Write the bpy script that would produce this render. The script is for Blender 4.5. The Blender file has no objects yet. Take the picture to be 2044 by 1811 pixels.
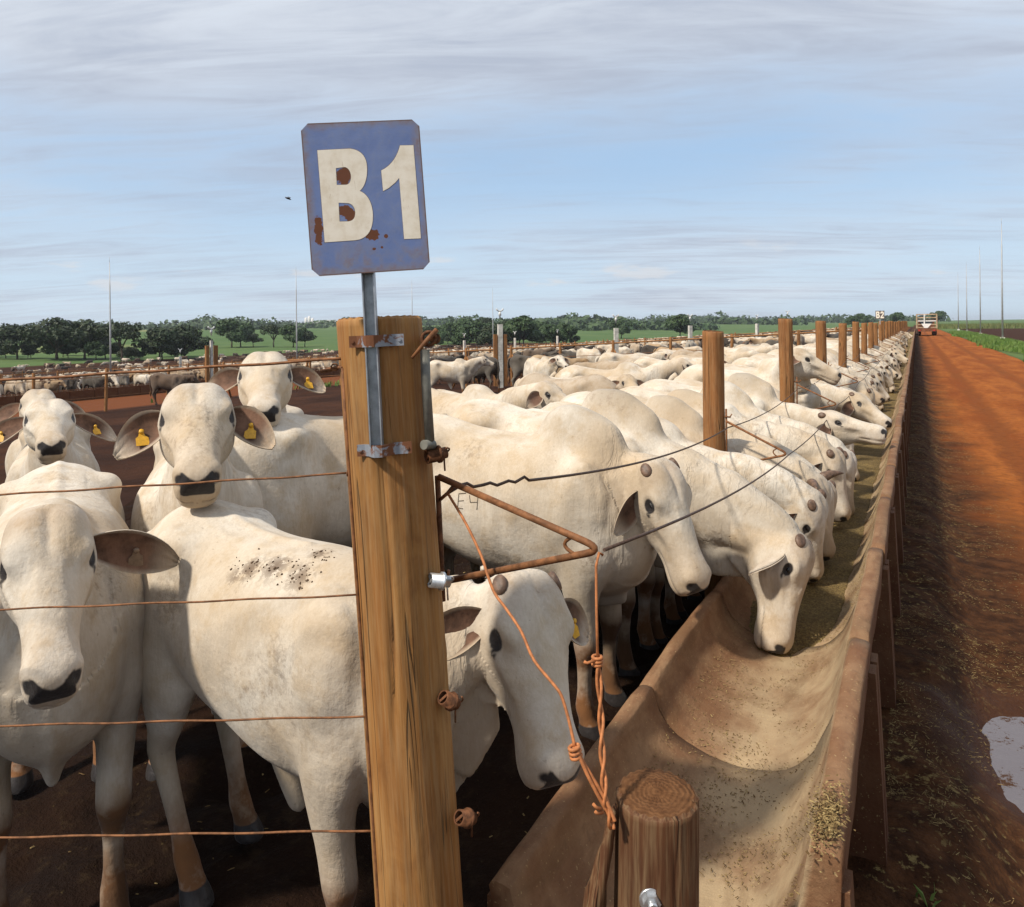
import bpy, bmesh, math, random
import numpy as np
from mathutils import Vector, Matrix, noise as mnoise

scene = bpy.context.scene
C = scene.collection
R = math.radians

# ------------------------------------------------------------------ camera
CAM_H = 1.95                  # eye height above the feed road
YAW = R(28.5)                 # camera looks this far left of the trough's direction (+Y)
ROLL = R(0.6)
FPX = 745.0                   # focal length in pixels of a 1024 wide picture
cam_data = bpy.data.cameras.new('camera')
cam = bpy.data.objects.new('camera', cam_data)
C.objects.link(cam)
cam.location = (0, 0, CAM_H)
cam.rotation_euler = (Matrix.Rotation(YAW, 4, 'Z') @ Matrix.Rotation(math.pi/2, 4, 'X') @ Matrix.Rotation(-ROLL, 4, 'Z')).to_euler()
cam_data.sensor_width = 36.0
cam_data.lens = FPX/1024*36.0
cam_data.shift_y = -0.125
cam_data.clip_start = 0.05
cam_data.clip_end = 20000
scene.camera = cam

# ------------------------------------------------------------------ sun and sky
SUN_DIR = Vector((0.32, 0.56, -0.72)).normalized()     # the way the light travels
SUN_EL = math.asin(-SUN_DIR.z)
sun_data = bpy.data.lights.new('sun', 'SUN')
sun_data.energy = 4.8
sun_data.angle = R(4.0)
sun_data.color = (1.0, 0.93, 0.81)
sun = bpy.data.objects.new('sun', sun_data)
C.objects.link(sun)
sun.rotation_euler = SUN_DIR.to_track_quat('-Z', 'Y').to_euler()
sun.location = (-30, -40, 60)

world = bpy.data.worlds.new('World')
scene.world = world
world.use_nodes = True

class NT:
    """small helper to write node trees"""
    def __init__(s, tree):
        s.t = tree; s.n = tree.nodes; s.l = tree.links
    def node(s, typ, ins=None, **props):
        nd = s.n.new(typ)
        for k, v in props.items():
            setattr(nd, k, v)
        if ins:
            for k, v in ins.items():
                s.put(nd.inputs[k], v)
        return nd
    def put(s, sock, v):
        if isinstance(v, bpy.types.NodeSocket):
            s.l.new(v, sock)
        elif isinstance(v, bpy.types.Node):
            s.l.new(v.outputs[0], sock)
        else:
            if isinstance(v, (tuple, list)) and len(v) == 3 and sock.type == 'RGBA':
                v = (*v, 1)
            sock.default_value = v
    def math(s, op, a, b=None, c=None, clamp=False):
        nd = s.n.new('ShaderNodeMath'); nd.operation = op; nd.use_clamp = clamp
        s.put(nd.inputs[0], a)
        if b is not None: s.put(nd.inputs[1], b)
        if c is not None: s.put(nd.inputs[2], c)
        return nd.outputs[0]
    def vmath(s, op, a, b=None):
        nd = s.n.new('ShaderNodeVectorMath'); nd.operation = op
        s.put(nd.inputs[0], a)
        if b is not None: s.put(nd.inputs[1], b)
        return nd.outputs[0]
    def mix(s, f, a, b, mode='MIX'):
        nd = s.n.new('ShaderNodeMix'); nd.data_type = 'RGBA'; nd.blend_type = mode
        s.put(nd.inputs[0], f); s.put(nd.inputs[6], a); s.put(nd.inputs[7], b)
        return nd.outputs[2]
    def noise(s, vec, scale, detail=3, rough=0.55, dist=0.0, out=0):
        nd = s.n.new('ShaderNodeTexNoise')
        if vec is not None: s.put(nd.inputs['Vector'], vec)
        s.put(nd.inputs['Scale'], scale); s.put(nd.inputs['Detail'], detail)
        s.put(nd.inputs['Roughness'], rough); s.put(nd.inputs['Distortion'], dist)
        return nd.outputs[out]
    def ramp(s, f, lo, hi, a=0.0, b=1.0):
        nd = s.n.new('ShaderNodeMapRange'); nd.interpolation_type = 'SMOOTHSTEP'
        s.put(nd.inputs[0], f); s.put(nd.inputs[1], lo); s.put(nd.inputs[2], hi)
        s.put(nd.inputs[3], a); s.put(nd.inputs[4], b)
        return nd.outputs[0]
    def mapping(s, vec, scale=(1, 1, 1), loc=(0, 0, 0), rot=(0, 0, 0)):
        nd = s.n.new('ShaderNodeMapping')
        s.put(nd.inputs['Vector'], vec); s.put(nd.inputs['Scale'], scale)
        s.put(nd.inputs['Location'], loc); s.put(nd.inputs['Rotation'], rot)
        return nd.outputs[0]

def build_sky():
    nt = NT(world.node_tree)
    nt.n.clear()
    sky = nt.node('ShaderNodeTexSky', sky_type='NISHITA')
    sky.sun_disc = False
    sky.sun_elevation = SUN_EL
    sky.sun_rotation = math.atan2(-SUN_DIR.x, -SUN_DIR.y)
    sky.altitude = 600; sky.air_density = 1.0; sky.dust_density = 1.6; sky.ozone_density = 1.2
    tc = nt.node('ShaderNodeTexCoord')
    d = tc.outputs['Generated']
    sep = nt.node('ShaderNodeSeparateXYZ', {0: d})
    # project the view direction on a cloud layer
    zz = nt.math('ADD', nt.math('MAXIMUM', sep.outputs[2], 0.0), 0.085)
    px = nt.math('DIVIDE', sep.outputs[0], zz)
    py = nt.math('DIVIDE', sep.outputs[1], zz)
    p = nt.node('ShaderNodeCombineXYZ', {0: px, 1: py, 2: 0.0})
    p = nt.mapping(p, rot=(0, 0, -YAW+R(5)))
    ps = nt.mapping(p, scale=(0.50, 1.0, 1))
    big = nt.noise(ps, 0.55, 6, 0.62, 0.6)
    fine = nt.noise(nt.mapping(p, scale=(0.5, 2.0, 1), loc=(5, 3, 0)), 2.2, 7, 0.66, 0.7)
    patch = nt.noise(nt.mapping(p, loc=(3.1, 1.7, 0)), 0.32, 3, 0.5, 0.3)
    el = sep.outputs[2]
    high = nt.ramp(el, 0.13, 0.42, -0.065, 0.34)           # the veil thickens overhead
    dens = nt.math('ADD', nt.math('ADD', nt.math('MULTIPLY', big, 0.55), nt.math('MULTIPLY', fine, 0.44)), high)
    dens = nt.math('ADD', dens, nt.math('MULTIPLY', nt.math('SUBTRACT', patch, 0.5), 0.9))
    cov = nt.ramp(dens, 0.28, 0.72, 0.10, 0.95)
    thick = nt.ramp(nt.math('ADD', nt.math('MULTIPLY', big, 0.6), nt.math('MULTIPLY', fine, 0.5)), 0.40, 0.70)
    ccol = nt.mix(thick, (7.9, 8.4, 9.2), (5.0, 5.55, 6.7))
    # low band: pale milky blue, puffs of small cumulus near the horizon
    lowmix = nt.ramp(el, 0.0, 0.24, 0.80, 0.0)
    clear = nt.mix(0.70, sky.outputs[0], (4.7, 7.3, 10.6))
    base = nt.mix(lowmix, clear, (7.2, 8.7, 9.9))
    lowp = nt.node('ShaderNodeCombineXYZ', {0: nt.math('ARCTAN2', sep.outputs[0], sep.outputs[1]), 1: nt.math('MULTIPLY', el, 3.6), 2: 0.0})
    puff = nt.noise(lowp, 7.0, 6, 0.55)
    band = nt.math('MULTIPLY', nt.ramp(el, 0.035, 0.055), nt.ramp(el, 0.13, 0.075))
    puffm = nt.math('MULTIPLY', nt.ramp(puff, 0.575, 0.66), band)
    col = nt.mix(cov, base, ccol)
    col = nt.mix(nt.math('MULTIPLY', puffm, 0.55), col, (8.2, 8.1, 8.2))
    bg = nt.node('ShaderNodeBackground', {'Color': col, 'Strength': 0.094})
    out = nt.node('ShaderNodeOutputWorld', {'Surface': bg.outputs[0]})
build_sky()

vs = scene.view_settings
vs.view_transform = 'Standard'
vs.look = 'None'
vs.exposure = 0.0
vs.gamma = 1.0
vs.use_curve_mapping = False
scene.cycles.max_bounces = 6
scene.cycles.diffuse_bounces = 2
scene.cycles.glossy_bounces = 2
scene.cycles.transparent_max_bounces = 6
scene.cycles.use_denoising = True
scene.cycles.caustics_reflective = False
scene.cycles.caustics_refractive = False

# ------------------------------------------------------------------ helpers
def tag(o, label=None, cat=None, group=None, kind=None):
    if label: o['label'] = label
    if cat: o['category'] = cat
    if group: o['group'] = group
    if kind: o['kind'] = kind
    return o

def empty(name, loc=(0, 0, 0), rz=0.0, label=None, cat=None, group=None):
    o = bpy.data.objects.new(name, None)
    o.empty_display_size = 0.2
    C.objects.link(o)
    o.location = loc
    o.rotation_euler = (0, 0, rz)
    return tag(o, label, cat, group)

def link_mesh(name, me, parent=None, mat=None):
    o = bpy.data.objects.new(name, me)
    C.objects.link(o)
    if parent: o.parent = parent
    if mat and not me.materials: me.materials.append(mat)
    return o

def copy_tree(o, parent=None):
    c = o.copy(); C.objects.link(c)
    if parent: c.parent = parent
    for ch in o.children: copy_tree(ch, c)
    return c

class MB:
    """collects polygons, then builds ONE mesh object"""
    def __init__(s):
        s.v = []; s.f = []; s.sm = []; s.mi = []
        s.m = 0
    def add(s, verts, faces, smooth=True):
        b = len(s.v)
        s.v.extend([tuple(x) for x in verts])
        s.f.extend([tuple(i+b for i in f) for f in faces])
        s.sm.extend([smooth]*len(faces)); s.mi.extend([s.m]*len(faces))
    def box(s, c, size, rot=None):
        hx, hy, hz = size[0]/2, size[1]/2, size[2]/2
        vs_ = [Vector((x*hx, y*hy, z*hz)) for x in (-1, 1) for y in (-1, 1) for z in (-1, 1)]
        if rot is not None: vs_ = [rot @ q for q in vs_]
        c = Vector(c)
        s.add([q+c for q in vs_], [(0,1,3,2),(4,6,7,5),(0,4,5,1),(2,3,7,6),(0,2,6,4),(1,5,7,3)], False)
    def tube(s, pts, rad, n=8, caps=True, smooth=True):
        pts = [Vector(p) for p in pts]
        m = len(pts)
        if not hasattr(rad, '__len__'): rad = [rad]*m
        prev = None; rings = []
        for i, p in enumerate(pts):
            t = (pts[min(i+1, m-1)]-pts[max(i-1, 0)]).normalized()
            if prev is None:
                a = t.orthogonal().normalized()
            else:
                a = (prev-t*prev.dot(t)).normalized()
            prev = a
            b = t.cross(a)
            rings.append([p+(a*math.cos(k*2*math.pi/n)+b*math.sin(k*2*math.pi/n))*rad[i] for k in range(n)])
        s.rings(rings, caps, smooth)
    def rings(s, rings, caps=True, smooth=True):
        n = len(rings[0]); vv = [q for r in rings for q in r]; ff = []
        for i in range(len(rings)-1):
            for k in range(n):
                ff.append((i*n+k, i*n+(k+1) % n, (i+1)*n+(k+1) % n, (i+1)*n+k))
        if caps:
            ff.append(tuple(range(n-1, -1, -1)))
            ff.append(tuple((len(rings)-1)*n+k for k in range(n)))
        s.add(vv, ff, smooth)
        if caps:
            s.sm[-1] = s.sm[-2] = False
    def mesh(s, name):
        me = bpy.data.meshes.new(name)
        me.from_pydata(s.v, [], s.f)
        me.polygons.foreach_set('use_smooth', s.sm)
        me.polygons.foreach_set('material_index', s.mi)
        me.update()
        return me
    def build(s, name, mat=None, parent=None):
        me = s.mesh(name)
        for m in (mat if isinstance(mat, (list, tuple)) else [mat]):
            if m: me.materials.append(m)
        return link_mesh(name, me, parent)

def new_mat(name):
    m = bpy.data.materials.new(name)
    m.use_nodes = True
    nt = NT(m.node_tree)
    b = m.node_tree.nodes['Principled BSDF']
    return m, nt, b

def bump(nt, b, h, strength=0.5, dist=0.01, prev=None):
    nd = nt.node('ShaderNodeBump', {'Height': h, 'Strength': strength, 'Distance': dist})
    if prev is not None: nt.put(nd.inputs['Normal'], prev)
    nt.put(b.inputs['Normal'], nd.outputs[0])
    return nd.outputs[0]

def sstep(a, b, x):
    t = np.clip((x-a)/(b-a), 0, 1)
    return t*t*(3-2*t)

# ground height: the feed road is level, the pens fall away to its left, far land rises again
def ground_z(x, y):
    x = np.asarray(x, float); y = np.asarray(y, float)
    s = np.maximum(0.0, -x-1.2)
    near = -0.052*s*(1-sstep(60, 210, s)) - 5.9*sstep(60, 210, s)
    r = np.hypot(x, y)
    far = sstep(350, 2600, r)*(7.5+2.5*np.sin(np.arctan2(x, y)*9.0+0.6))
    lift = sstep(250, 1100, r)*sstep(5, 200, s)*6.3
    right = 0.55*sstep(20, 260, np.maximum(0, x-4))
    return near + lift + far*np.where(s > 0, 1.0, 0.35) + right

def gz(x, y): return float(ground_z(x, y))

def at_px(px, py, d):
    """world point seen at photo position (px, py of a 2044 wide print) at camera depth d"""
    x = (px-1022)/1487.0; y = (py-650)/1487.0
    cr, sr = math.cos(ROLL), math.sin(ROLL)
    xr, yr = x*cr-y*sr, x*sr+y*cr
    X = d*(-math.sin(YAW)+xr*math.cos(YAW)); Y = d*(math.cos(YAW)+xr*math.sin(YAW))
    return Vector((X, Y, CAM_H-yr*d))
# ------------------------------------------------------------------ cattle
def catmull(P, k):
    """smooth interpolation of station rows (numpy), k steps per span"""
    P = np.asarray(P, float); n = len(P); out = []
    for i in range(n-1):
        p0, p1, p2, p3 = P[max(i-1, 0)], P[i], P[i+1], P[min(i+2, n-1)]
        for j in range(k):
            t = j/k
            out.append(0.5*((2*p1)+(-p0+p2)*t+(2*p0-5*p1+4*p2-p3)*t*t+(-p0+3*p1-3*p2+p3)*t**3))
    out.append(P[-1])
    return np.array(out)

def ring(c, a, b, ra, bu, bd, n=22, pw=2.0):
    """superellipse ring: a = sideways axis, b = up axis"""
    th = np.arange(n)*2*np.pi/n
    ca, sa = np.cos(th), np.sin(th)
    e = 2.0/pw
    x = np.sign(ca)*np.abs(ca)**e*ra
    y = np.sign(sa)*np.abs(sa)**e*np.where(sa > 0, bu, bd)
    return [Vector(c+a*xx+b*yy) for xx, yy in zip(x, y)]

TORSO = [  # x, top, bottom, half width, power
    (-0.84, 1.16, 0.98, 0.06, 2.0),
    (-0.80, 1.245, 0.90, 0.130, 2.0),
    (-0.70, 1.340, 0.80, 0.205, 2.1),
    (-0.56, 1.395, 0.75, 0.245, 2.2),
    (-0.40, 1.385, 0.725, 0.250, 2.2),
    (-0.22, 1.345, 0.66, 0.268, 2.15),
    (0.02, 1.325, 0.61, 0.285, 2.1),
    (0.24, 1.330, 0.59, 0.275, 2.1),
    (0.42, 1.310, 0.59, 0.245, 2.0),
    (0.54, 1.215, 0.62, 0.212, 2.0),
    (0.63, 1.100, 0.69, 0.160, 2.0),
    (0.69, 1.000, 0.79, 0.085, 2.0)]

HEAD = [  # u (towards the nose), half width, top v, bottom v, power
    (-0.060, 0.060, -0.030, -0.130, 2.0),
    (-0.030, 0.092, 0.012, -0.165, 2.2),
    (0.020, 0.108, 0.040, -0.195, 2.3),
    (0.080, 0.116, 0.050, -0.215, 2.4),
    (0.140, 0.119, 0.046, -0.232, 2.4),
    (0.200, 0.110, 0.036, -0.235, 2.35),
    (0.270, 0.090, 0.026, -0.212, 2.3),
    (0.340, 0.074, 0.016, -0.172, 2.3),
    (0.410, 0.066, 0.012, -0.160, 2.3),
    (0.460, 0.067, 0.012, -0.162, 2.5),
    (0.505, 0.069, 0.010, -0.162, 2.7),
    (0.540, 0.066, 0.002, -0.156, 2.7),
    (0.566, 0.058, -0.012, -0.146, 2.6),
    (0.580, 0.042, -0.032, -0.128, 2.4)]

FRONT_LEG = [  # x, y, z, radius fore-aft, radius sideways
    (0.40, 0.165, 1.02, 0.150, 0.085),
    (0.42, 0.185, 0.82, 0.135, 0.085),
    (0.395, 0.180, 0.66, 0.095, 0.070),
    (0.40, 0.172, 0.53, 0.066, 0.056),
    (0.41, 0.168, 0.43, 0.058, 0.056),
    (0.412, 0.166, 0.385, 0.055, 0.052),
    (0.405, 0.165, 0.32, 0.038, 0.036),
    (0.402, 0.165, 0.20, 0.034, 0.032),
    (0.402, 0.165, 0.125, 0.045, 0.043),
    (0.418, 0.166, 0.075, 0.042, 0.044),
    (0.432, 0.167, 0.035, 0.058, 0.054),
    (0.440, 0.168, 0.0, 0.066, 0.060)]

HIND_LEG = [
    (-0.56, 0.125, 1.08, 0.205, 0.125),
    (-0.57, 0.165, 0.90, 0.205, 0.110),
    (-0.55, 0.180, 0.75, 0.155, 0.088),
    (-0.60, 0.175, 0.62, 0.098, 0.062),
    (-0.680, 0.165, 0.52, 0.070, 0.048),
    (-0.715, 0.160, 0.465, 0.060, 0.046),
    (-0.705, 0.158, 0.40, 0.047, 0.040),
    (-0.685, 0.158, 0.30, 0.040, 0.036),
    (-0.665, 0.158, 0.20, 0.038, 0.035),
    (-0.655, 0.158, 0.125, 0.047, 0.045),
    (-0.635, 0.160, 0.075, 0.043, 0.045),
    (-0.620, 0.162, 0.035, 0.058, 0.055),
    (-0.612, 0.163, 0.0, 0.066, 0.060)]

HU = 0.88            # heads are short and broad
AX = np.array([1., 0, 0]); AY = np.array([0, 1., 0]); AZ = np.array([0, 0, 1.])

def unit(v):
    v = np.asarray(v, float); return v/max(1e-9, np.linalg.norm(v))

def head_frame(pose):
    f = unit(pose['nose'])
    up = np.array(pose.get('up', (0, 0, 1.0)), float)
    if abs(np.dot(f, unit(up))) > 0.97: up = -AX if f[2] > 0 else AX
    v = unit(up-f*np.dot(up, f))
    w = np.cross(v, f)                 # to the animal's left
    rl = pose.get('roll', 0.0)
    v, w = v*math.cos(rl)+w*math.sin(rl), w*math.cos(rl)-v*math.sin(rl)
    return np.asarray(pose['poll'], float), f, v, w

def cow_mesh(name, pose, voxel=0.012, seed=0):
    """one continuous body (torso, hump, neck, dewlap, head, legs, ears, tail) in its own space:
    x forward, y to its left, z up, hooves at z = 0.  pose gives poll position and nose direction."""
    rng = np.random.RandomState(seed)
    girth = pose.get('girth', 1.0)
    mb = MB()
    # torso
    st = catmull(TORSO, 3)
    rings = []
    for x, top, bot, hw, pw in st:
        zc = bot+(top-bot)*0.52
        rings.append(ring(np.array([x, 0, zc]), AY, AZ, hw*girth, top-zc, zc-bot, 24, pw))
    mb.rings(rings)
    # hip bones, pins, shoulders
    def blob(c, r, n=12):
        rr = []
        for i in range(1, 8):
            a = math.pi*i/8
            rr.append(ring(np.array(c)+AZ*(-math.cos(a)*r[2]), AX, AY, math.sin(a)*r[0], math.sin(a)*r[1], math.sin(a)*r[1], n))
        mb.rings(rr)
    for sgn in (1, -1):
        blob((-0.44, sgn*0.140*girth, 1.27), (0.13, 0.11, 0.085))
        blob((-0.76, sgn*0.10, 1.20), (0.07, 0.06, 0.07))
        blob((0.40, sgn*0.175*girth, 1.02), (0.15, 0.10, 0.25))
    # hump, leaning back
    hs = 0.86*pose.get('hump', 1.0)
    hb = catmull([(0.33, 1.18, 0.27, 0.17), (0.335, 1.30, 0.240, 0.140), (0.32, 1.39, 0.215, 0.115),
                  (0.295, 1.455, 0.165, 0.092), (0.27, 1.505, 0.112, 0.064), (0.255, 1.530, 0.05, 0.034)], 2)
    mb.rings([ring(np.array([x, 0, 1.22+(z-1.22)*hs]), AX, AY, a, b, b, 18) for x, z, a, b in hb])
    # neck
    poll, f, v, w = head_frame(pose)
    n0 = np.array([0.38, 0, 1.07]); n1 = poll+f*0.03-v*0.095
    dist = np.linalg.norm(n1-n0)
    t0 = unit((1.0, 0, pose.get('lift', 0.1)))*dist*0.95
    t1 = unit(unit(n1-n0)*1.0+f*pose.get('carry', 0.55))*dist*0.9
    NS = 15; cen = []; 
    for i in range(NS+1):
        t = i/NS
        c = (2*t**3-3*t*t+1)*n0+(t**3-2*t*t+t)*t0+(-2*t**3+3*t*t)*n1+(t**3-t*t)*t1
        cen.append(c)
    cen = np.array(cen)
    nkw = pose.get('neckw', 1.0)
    nr = nkw*catmull([(0.205, 0.235, 0.36), (0.178, 0.205, 0.31), (0.142, 0.175, 0.255), (0.112, 0.165, 0.195), (0.102, 0.135, 0.15), (0.10, 0.12, 0.115)], 3)
    rings = []; dew = []
    for i in range(NS+1):
        t = i/NS
        tg = unit(cen[min(i+1, NS)]-cen[max(i-1, 0)])
        lat = unit(AY*(1-t)+w*t); lat = unit(lat-tg*np.dot(lat, tg))
        upv = np.cross(tg, lat)
        if np.dot(upv, AZ*(1-t)+v*t) < 0: upv = -upv
        ra, bu, bd = nr[i]
        rings.append(ring(cen[i], lat, upv, ra*girth**0.5, bu, bd, 20, 2.0))
        dw = pose.get('dew', 1.0)*(0.05+0.115*math.sin(math.pi*(0.12+0.76*t))**0.9*(1-sstep(0.86, 1.0, t)*0.55))
        lowp = cen[i]-upv*bd-AZ*dw-unit((1, 0, 0))*0.0
        cc = cen[i]-upv*bd*0.35
        dn = unit(lowp-cc)
        dew.append((cc, unit(lat-dn*np.dot(lat, dn)), -dn, 0.056-0.022*t, np.linalg.norm(lowp-cc)))
    mb.rings(rings)
    # dewlap: a thin hanging sheet from the throat down to the brisket
    dk_ = pose.get('dew', 1.0)
    ds = [(np.array([0.30, 0, 0.70]), AY, AZ, 0.06, 0.15), (np.array([0.44, 0, 0.74]), AY, AZ, 0.06, 0.16+0.04*dk_), (np.array([0.55, 0, 0.82]), AY, AZ, 0.058, 0.17+0.07*dk_)]
    rows = ds+dew[4:]
    mb.rings([ring(c, a, b, ra, 0.06, bd, 14, 1.8) for c, a, b, ra, bd in rows])
    # web of loose skin in the angle of throat and neck
    hk = pose.get('hscale', 1.0); web = []
    for k in range(7):
        t = 1.0-0.085*k; u_ = 0.06+0.047*k
        ii = t*NS; i0 = min(NS-1, int(ii)); fr = ii-i0
        nb = cen[i0]*(1-fr)+cen[i0+1]*fr
        tg = unit(cen[i0+1]-cen[i0]); lat = unit(AY*(1-t)+w*t); upv = np.cross(tg, lat)
        if np.dot(upv, AZ*(1-t)+v*t) < 0: upv = -upv
        bd = nr[i0][2]*(1-fr)+nr[i0+1][2]*fr
        bv = np.interp(u_, [r_[0] for r_ in HEAD], [r_[3] for r_ in HEAD])
        a_ = nb-upv*bd*0.6; b_ = poll+(f*u_*HU+v*(bv+0.05))*hk
        if np.linalg.norm(b_-a_) > 0.42: break
        mid = (a_+b_)/2-AZ*0.02*k**0.5; dn = unit(b_-a_)
        web.append((mid, unit(w-dn*np.dot(w, dn)), dn, 0.040-0.002*k, np.linalg.norm(b_-a_)/2))
    if len(web) > 2:
        mb.rings([ring(c, a, b, ra, bd, bd, 14, 1.8) for c, a, b, ra, bd in web])
    # head
    hk = pose.get('hscale', 1.0)
    hs_ = catmull(HEAD, 3)
    hs_[:, :4] *= hk; hs_[:, 0] *= HU
    fat = pose.get('headw', 1.0)
    rings = []
    for u, hw, tv, bv, pw in hs_:
        vc = bv+(tv-bv)*0.55
        rings.append(ring(poll+f*u+v*vc, w, v, hw*fat, tv-vc, vc-bv, 22, pw))
    mb.rings(rings)
    # legs
    st_ = pose.get('steps', (0, 0, 0, 0))
    for li, (tab, sgn) in enumerate(((FRONT_LEG, 1), (FRONT_LEG, -1), (HIND_LEG, 1), (HIND_LEG, -1))):
        rr = []
        for x, y, z, rx, ry in catmull(tab, 2):
            k = max(0.0, (0.85-z)/0.85)
            rr.append(ring(np.array([x+st_[li]*k, sgn*(y*girth**0.3), z]), AX, AY, rx, ry, ry, 14))
        mb.rings(rr)
    # sheath
    if pose.get('sheath', True):
        mb.rings([ring(np.array([x, 0, z]), AX, AY, r, r*0.8, r*0.8, 10) for x, z, r in ((-0.05, 0.62, 0.09), (-0.03, 0.53, 0.07), (-0.005, 0.45, 0.05), (0.01, 0.40, 0.035), (0.012, 0.385, 0.015))])
    me0 = mb.mesh('raw')
    tmp = bpy.data.objects.new('raw', me0); C.objects.link(tmp)
    md = tmp.modifiers.new('r', 'REMESH'); md.mode = 'VOXEL'; md.voxel_size = voxel; md.use_smooth_shade = True
    sm = tmp.modifiers.new('s', 'SMOOTH'); sm.factor = 0.5; sm.iterations = max(3, int(round(0.10/voxel)))
    dg = bpy.context.evaluated_depsgraph_get()
    ev = tmp.evaluated_get(dg).to_mesh()
    nv = len(ev.vertices); P = np.empty(nv*3, np.float32); ev.vertices.foreach_get('co', P); P = P.reshape(-1, 3).astype(float)
    nl = len(ev.loops); lv = np.empty(nl, np.int32); ev.loops.foreach_get('vertex_index', lv)
    npoly = len(ev.polygons); ls = np.empty(npoly, np.int32); ev.polygons.foreach_get('loop_start', ls)
    lt = np.empty(npoly, np.int32); ev.polygons.foreach_get('loop_total', lt)
    N = np.empty(nv*3, np.float32); ev.vertices.foreach_get('normal', N); N = N.reshape(-1, 3).astype(float)
    tmp.evaluated_get(dg).to_mesh_clear()
    bpy.data.objects.remove(tmp); bpy.data.meshes.remove(me0)
    faces = [lv[s:s+t].tolist() for s, t in zip(ls, lt)]

    # ---- relax the joins of neck, hump, shoulder and thigh
    quads = np.array([q if len(q) == 4 else q+q[-1:] for q in faces])
    ea = np.concatenate([quads[:, 0], quads[:, 1], quads[:, 2], quads[:, 3]]); eb = np.concatenate([quads[:, 1], quads[:, 2], quads[:, 3], quads[:, 0]])
    I_ = np.concatenate([ea, eb]); J_ = np.concatenate([eb, ea])
    deg = np.bincount(I_, minlength=nv).astype(float)
    D0 = P-poll
    hm = sstep(-0.12, 0.02, D0@f)*(np.linalg.norm(D0+f*-0.25, axis=1) < 0.42)
    wgt = (1-hm)*sstep(0.50, 0.72, P[:, 2])*0.6
    dmin = np.min(np.linalg.norm(P[:, None, :]-cen[None, 2::3, :], axis=2), axis=1)
    wgt = wgt*np.where((dmin > 0.24) & (P[:, 0] > 0.42) & (P[:, 2] < 1.25), 0.10, 1.0)
    for it in range(int(round(0.36/voxel))):
        S = np.stack([np.bincount(I_, weights=P[J_, k], minlength=nv) for k in range(3)], -1)/np.maximum(deg, 1)[:, None]
        P = P+(S-P)*wgt[:, None]

    # ---- regions, painted from anatomy
    D = (P-poll)/hk
    hu, hv, hw = D@f/HU, D@v, D@w
    aw = np.abs(hw)
    inhead = sstep(-0.06, 0.0, hu)*(aw < 0.17)*(hv > -0.32)*(hv < 0.12)*(hu < 0.62)
    dark = np.zeros(nv); brown = np.zeros(nv); fold = np.zeros(nv); grey = np.zeros(nv); earin = np.zeros(nv)
    # nose pad, nostrils, lips
    pad = sstep(0.524, 0.548, hu+0.06*(aw-0.03))*sstep(-0.084, -0.070, hv)*sstep(-0.004, -0.022, hv-0.35*(aw-0.03))*inhead*sstep(0.058, 0.045, aw)*(0.72+0.28*sstep(0.02, 0.035, aw))
    dark = np.maximum(dark, pad*0.97)
    def sp(u0, v0, w0, r):
        return np.exp(-((hu-u0)**2+(hv-v0)**2+(aw-w0)**2)/(r*r))*inhead
    nos = sp(0.546, -0.036, 0.047, 0.019)
    P -= N*(nos*0.013)[:, None]
    dark = np.maximum(dark, np.clip(nos*1.8, 0, 1))
    # alar fold over the nostril
    P += N*(sp(0.512, -0.022, 0.060, 0.03)*0.008)[:, None]
    # mouth line
    ml = -0.114-0.055*(0.54-hu)
    mm = np.exp(-((hv-ml)/0.0075)**2)*sstep(0.34, 0.38, hu)*inhead*(aw > 0.01)
    P -= N*(mm*0.008)[:, None]
    dark = np.maximum(dark, mm*0.45)
    # eye sockets, brows, tear line
    EU, EV = 0.165, -0.028
    ex = (hu-EU)/0.030; ey = (hv-EV-0.16*(EU-hu))/0.0165
    side = (aw > 0.06)
    lid = np.exp(-(ex**2+ey**2)**1.3)*side*inhead
    P -= N*(lid*0.010)[:, None]
    P += N*(np.exp(-(((hu-EU+0.004)/0.05)**2+((hv-EV-0.032)/0.017)**2))*side*inhead*0.017)[:, None]
    P += N*(np.exp(-(((hu-EU)/0.045)**2+((hv-EV+0.032)/0.015)**2))*side*inhead*0.004)[:, None]
    dark = np.maximum(dark, np.clip(np.exp(-((ex/1.02)**2+(ey/1.05)**2)**1.3)*side*inhead*1.5, 0, 1))
    tear = np.exp(-(((hu-EU-0.035)/0.022)**2+((hv-EV+0.022)/0.010)**2))*side*inhead
    dark = np.maximum(dark, tear*0.62)
    halo = np.exp(-(((hu-EU)/0.06)**2+((hv-EV)/0.045)**2))*side*inhead
    grey = np.maximum(grey, halo*0.55)
    # forehead groove, face ridges and cheek
    P -= N*(np.exp(-(hw/0.012)**2)*sstep(0.22, 0.12, hu)*sstep(-0.02, 0.03, hu)*(hv > -0.02)*inhead*0.009)[:, None]
    P += N*(np.exp(-(((aw-0.055)/0.030)**2+((hu-0.06)/0.075)**2))*(hv > -0.03)*inhead*0.008)[:, None]
    P -= N*(np.exp(-(((hu-0.235)/0.05)**2+((hv-0.005)/0.03)**2))*(aw > 0.035)*inhead*0.008)[:, None]
    P += N*(np.exp(-(((hu-0.22)/0.06)**2+((hv+0.14)/0.06)**2))*side*inhead*0.008)[:, None]
    P -= N*(np.exp(-(((hu-0.31)/0.07)**2+((hv+0.092)/0.032)**2))*(aw > 0.04)*inhead*0.014)[:, None]
    P += N*(np.exp(-(((hu-0.27)/0.09)**2+((hv+0.050)/0.013)**2))*(aw > 0.04)*inhead*0.009)[:, None]
    # poll tint
    brown = np.maximum(brown, 0.22*np.exp(-((hu-0.03)/0.07)**2)*(hv > -0.03)*inhead)
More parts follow.
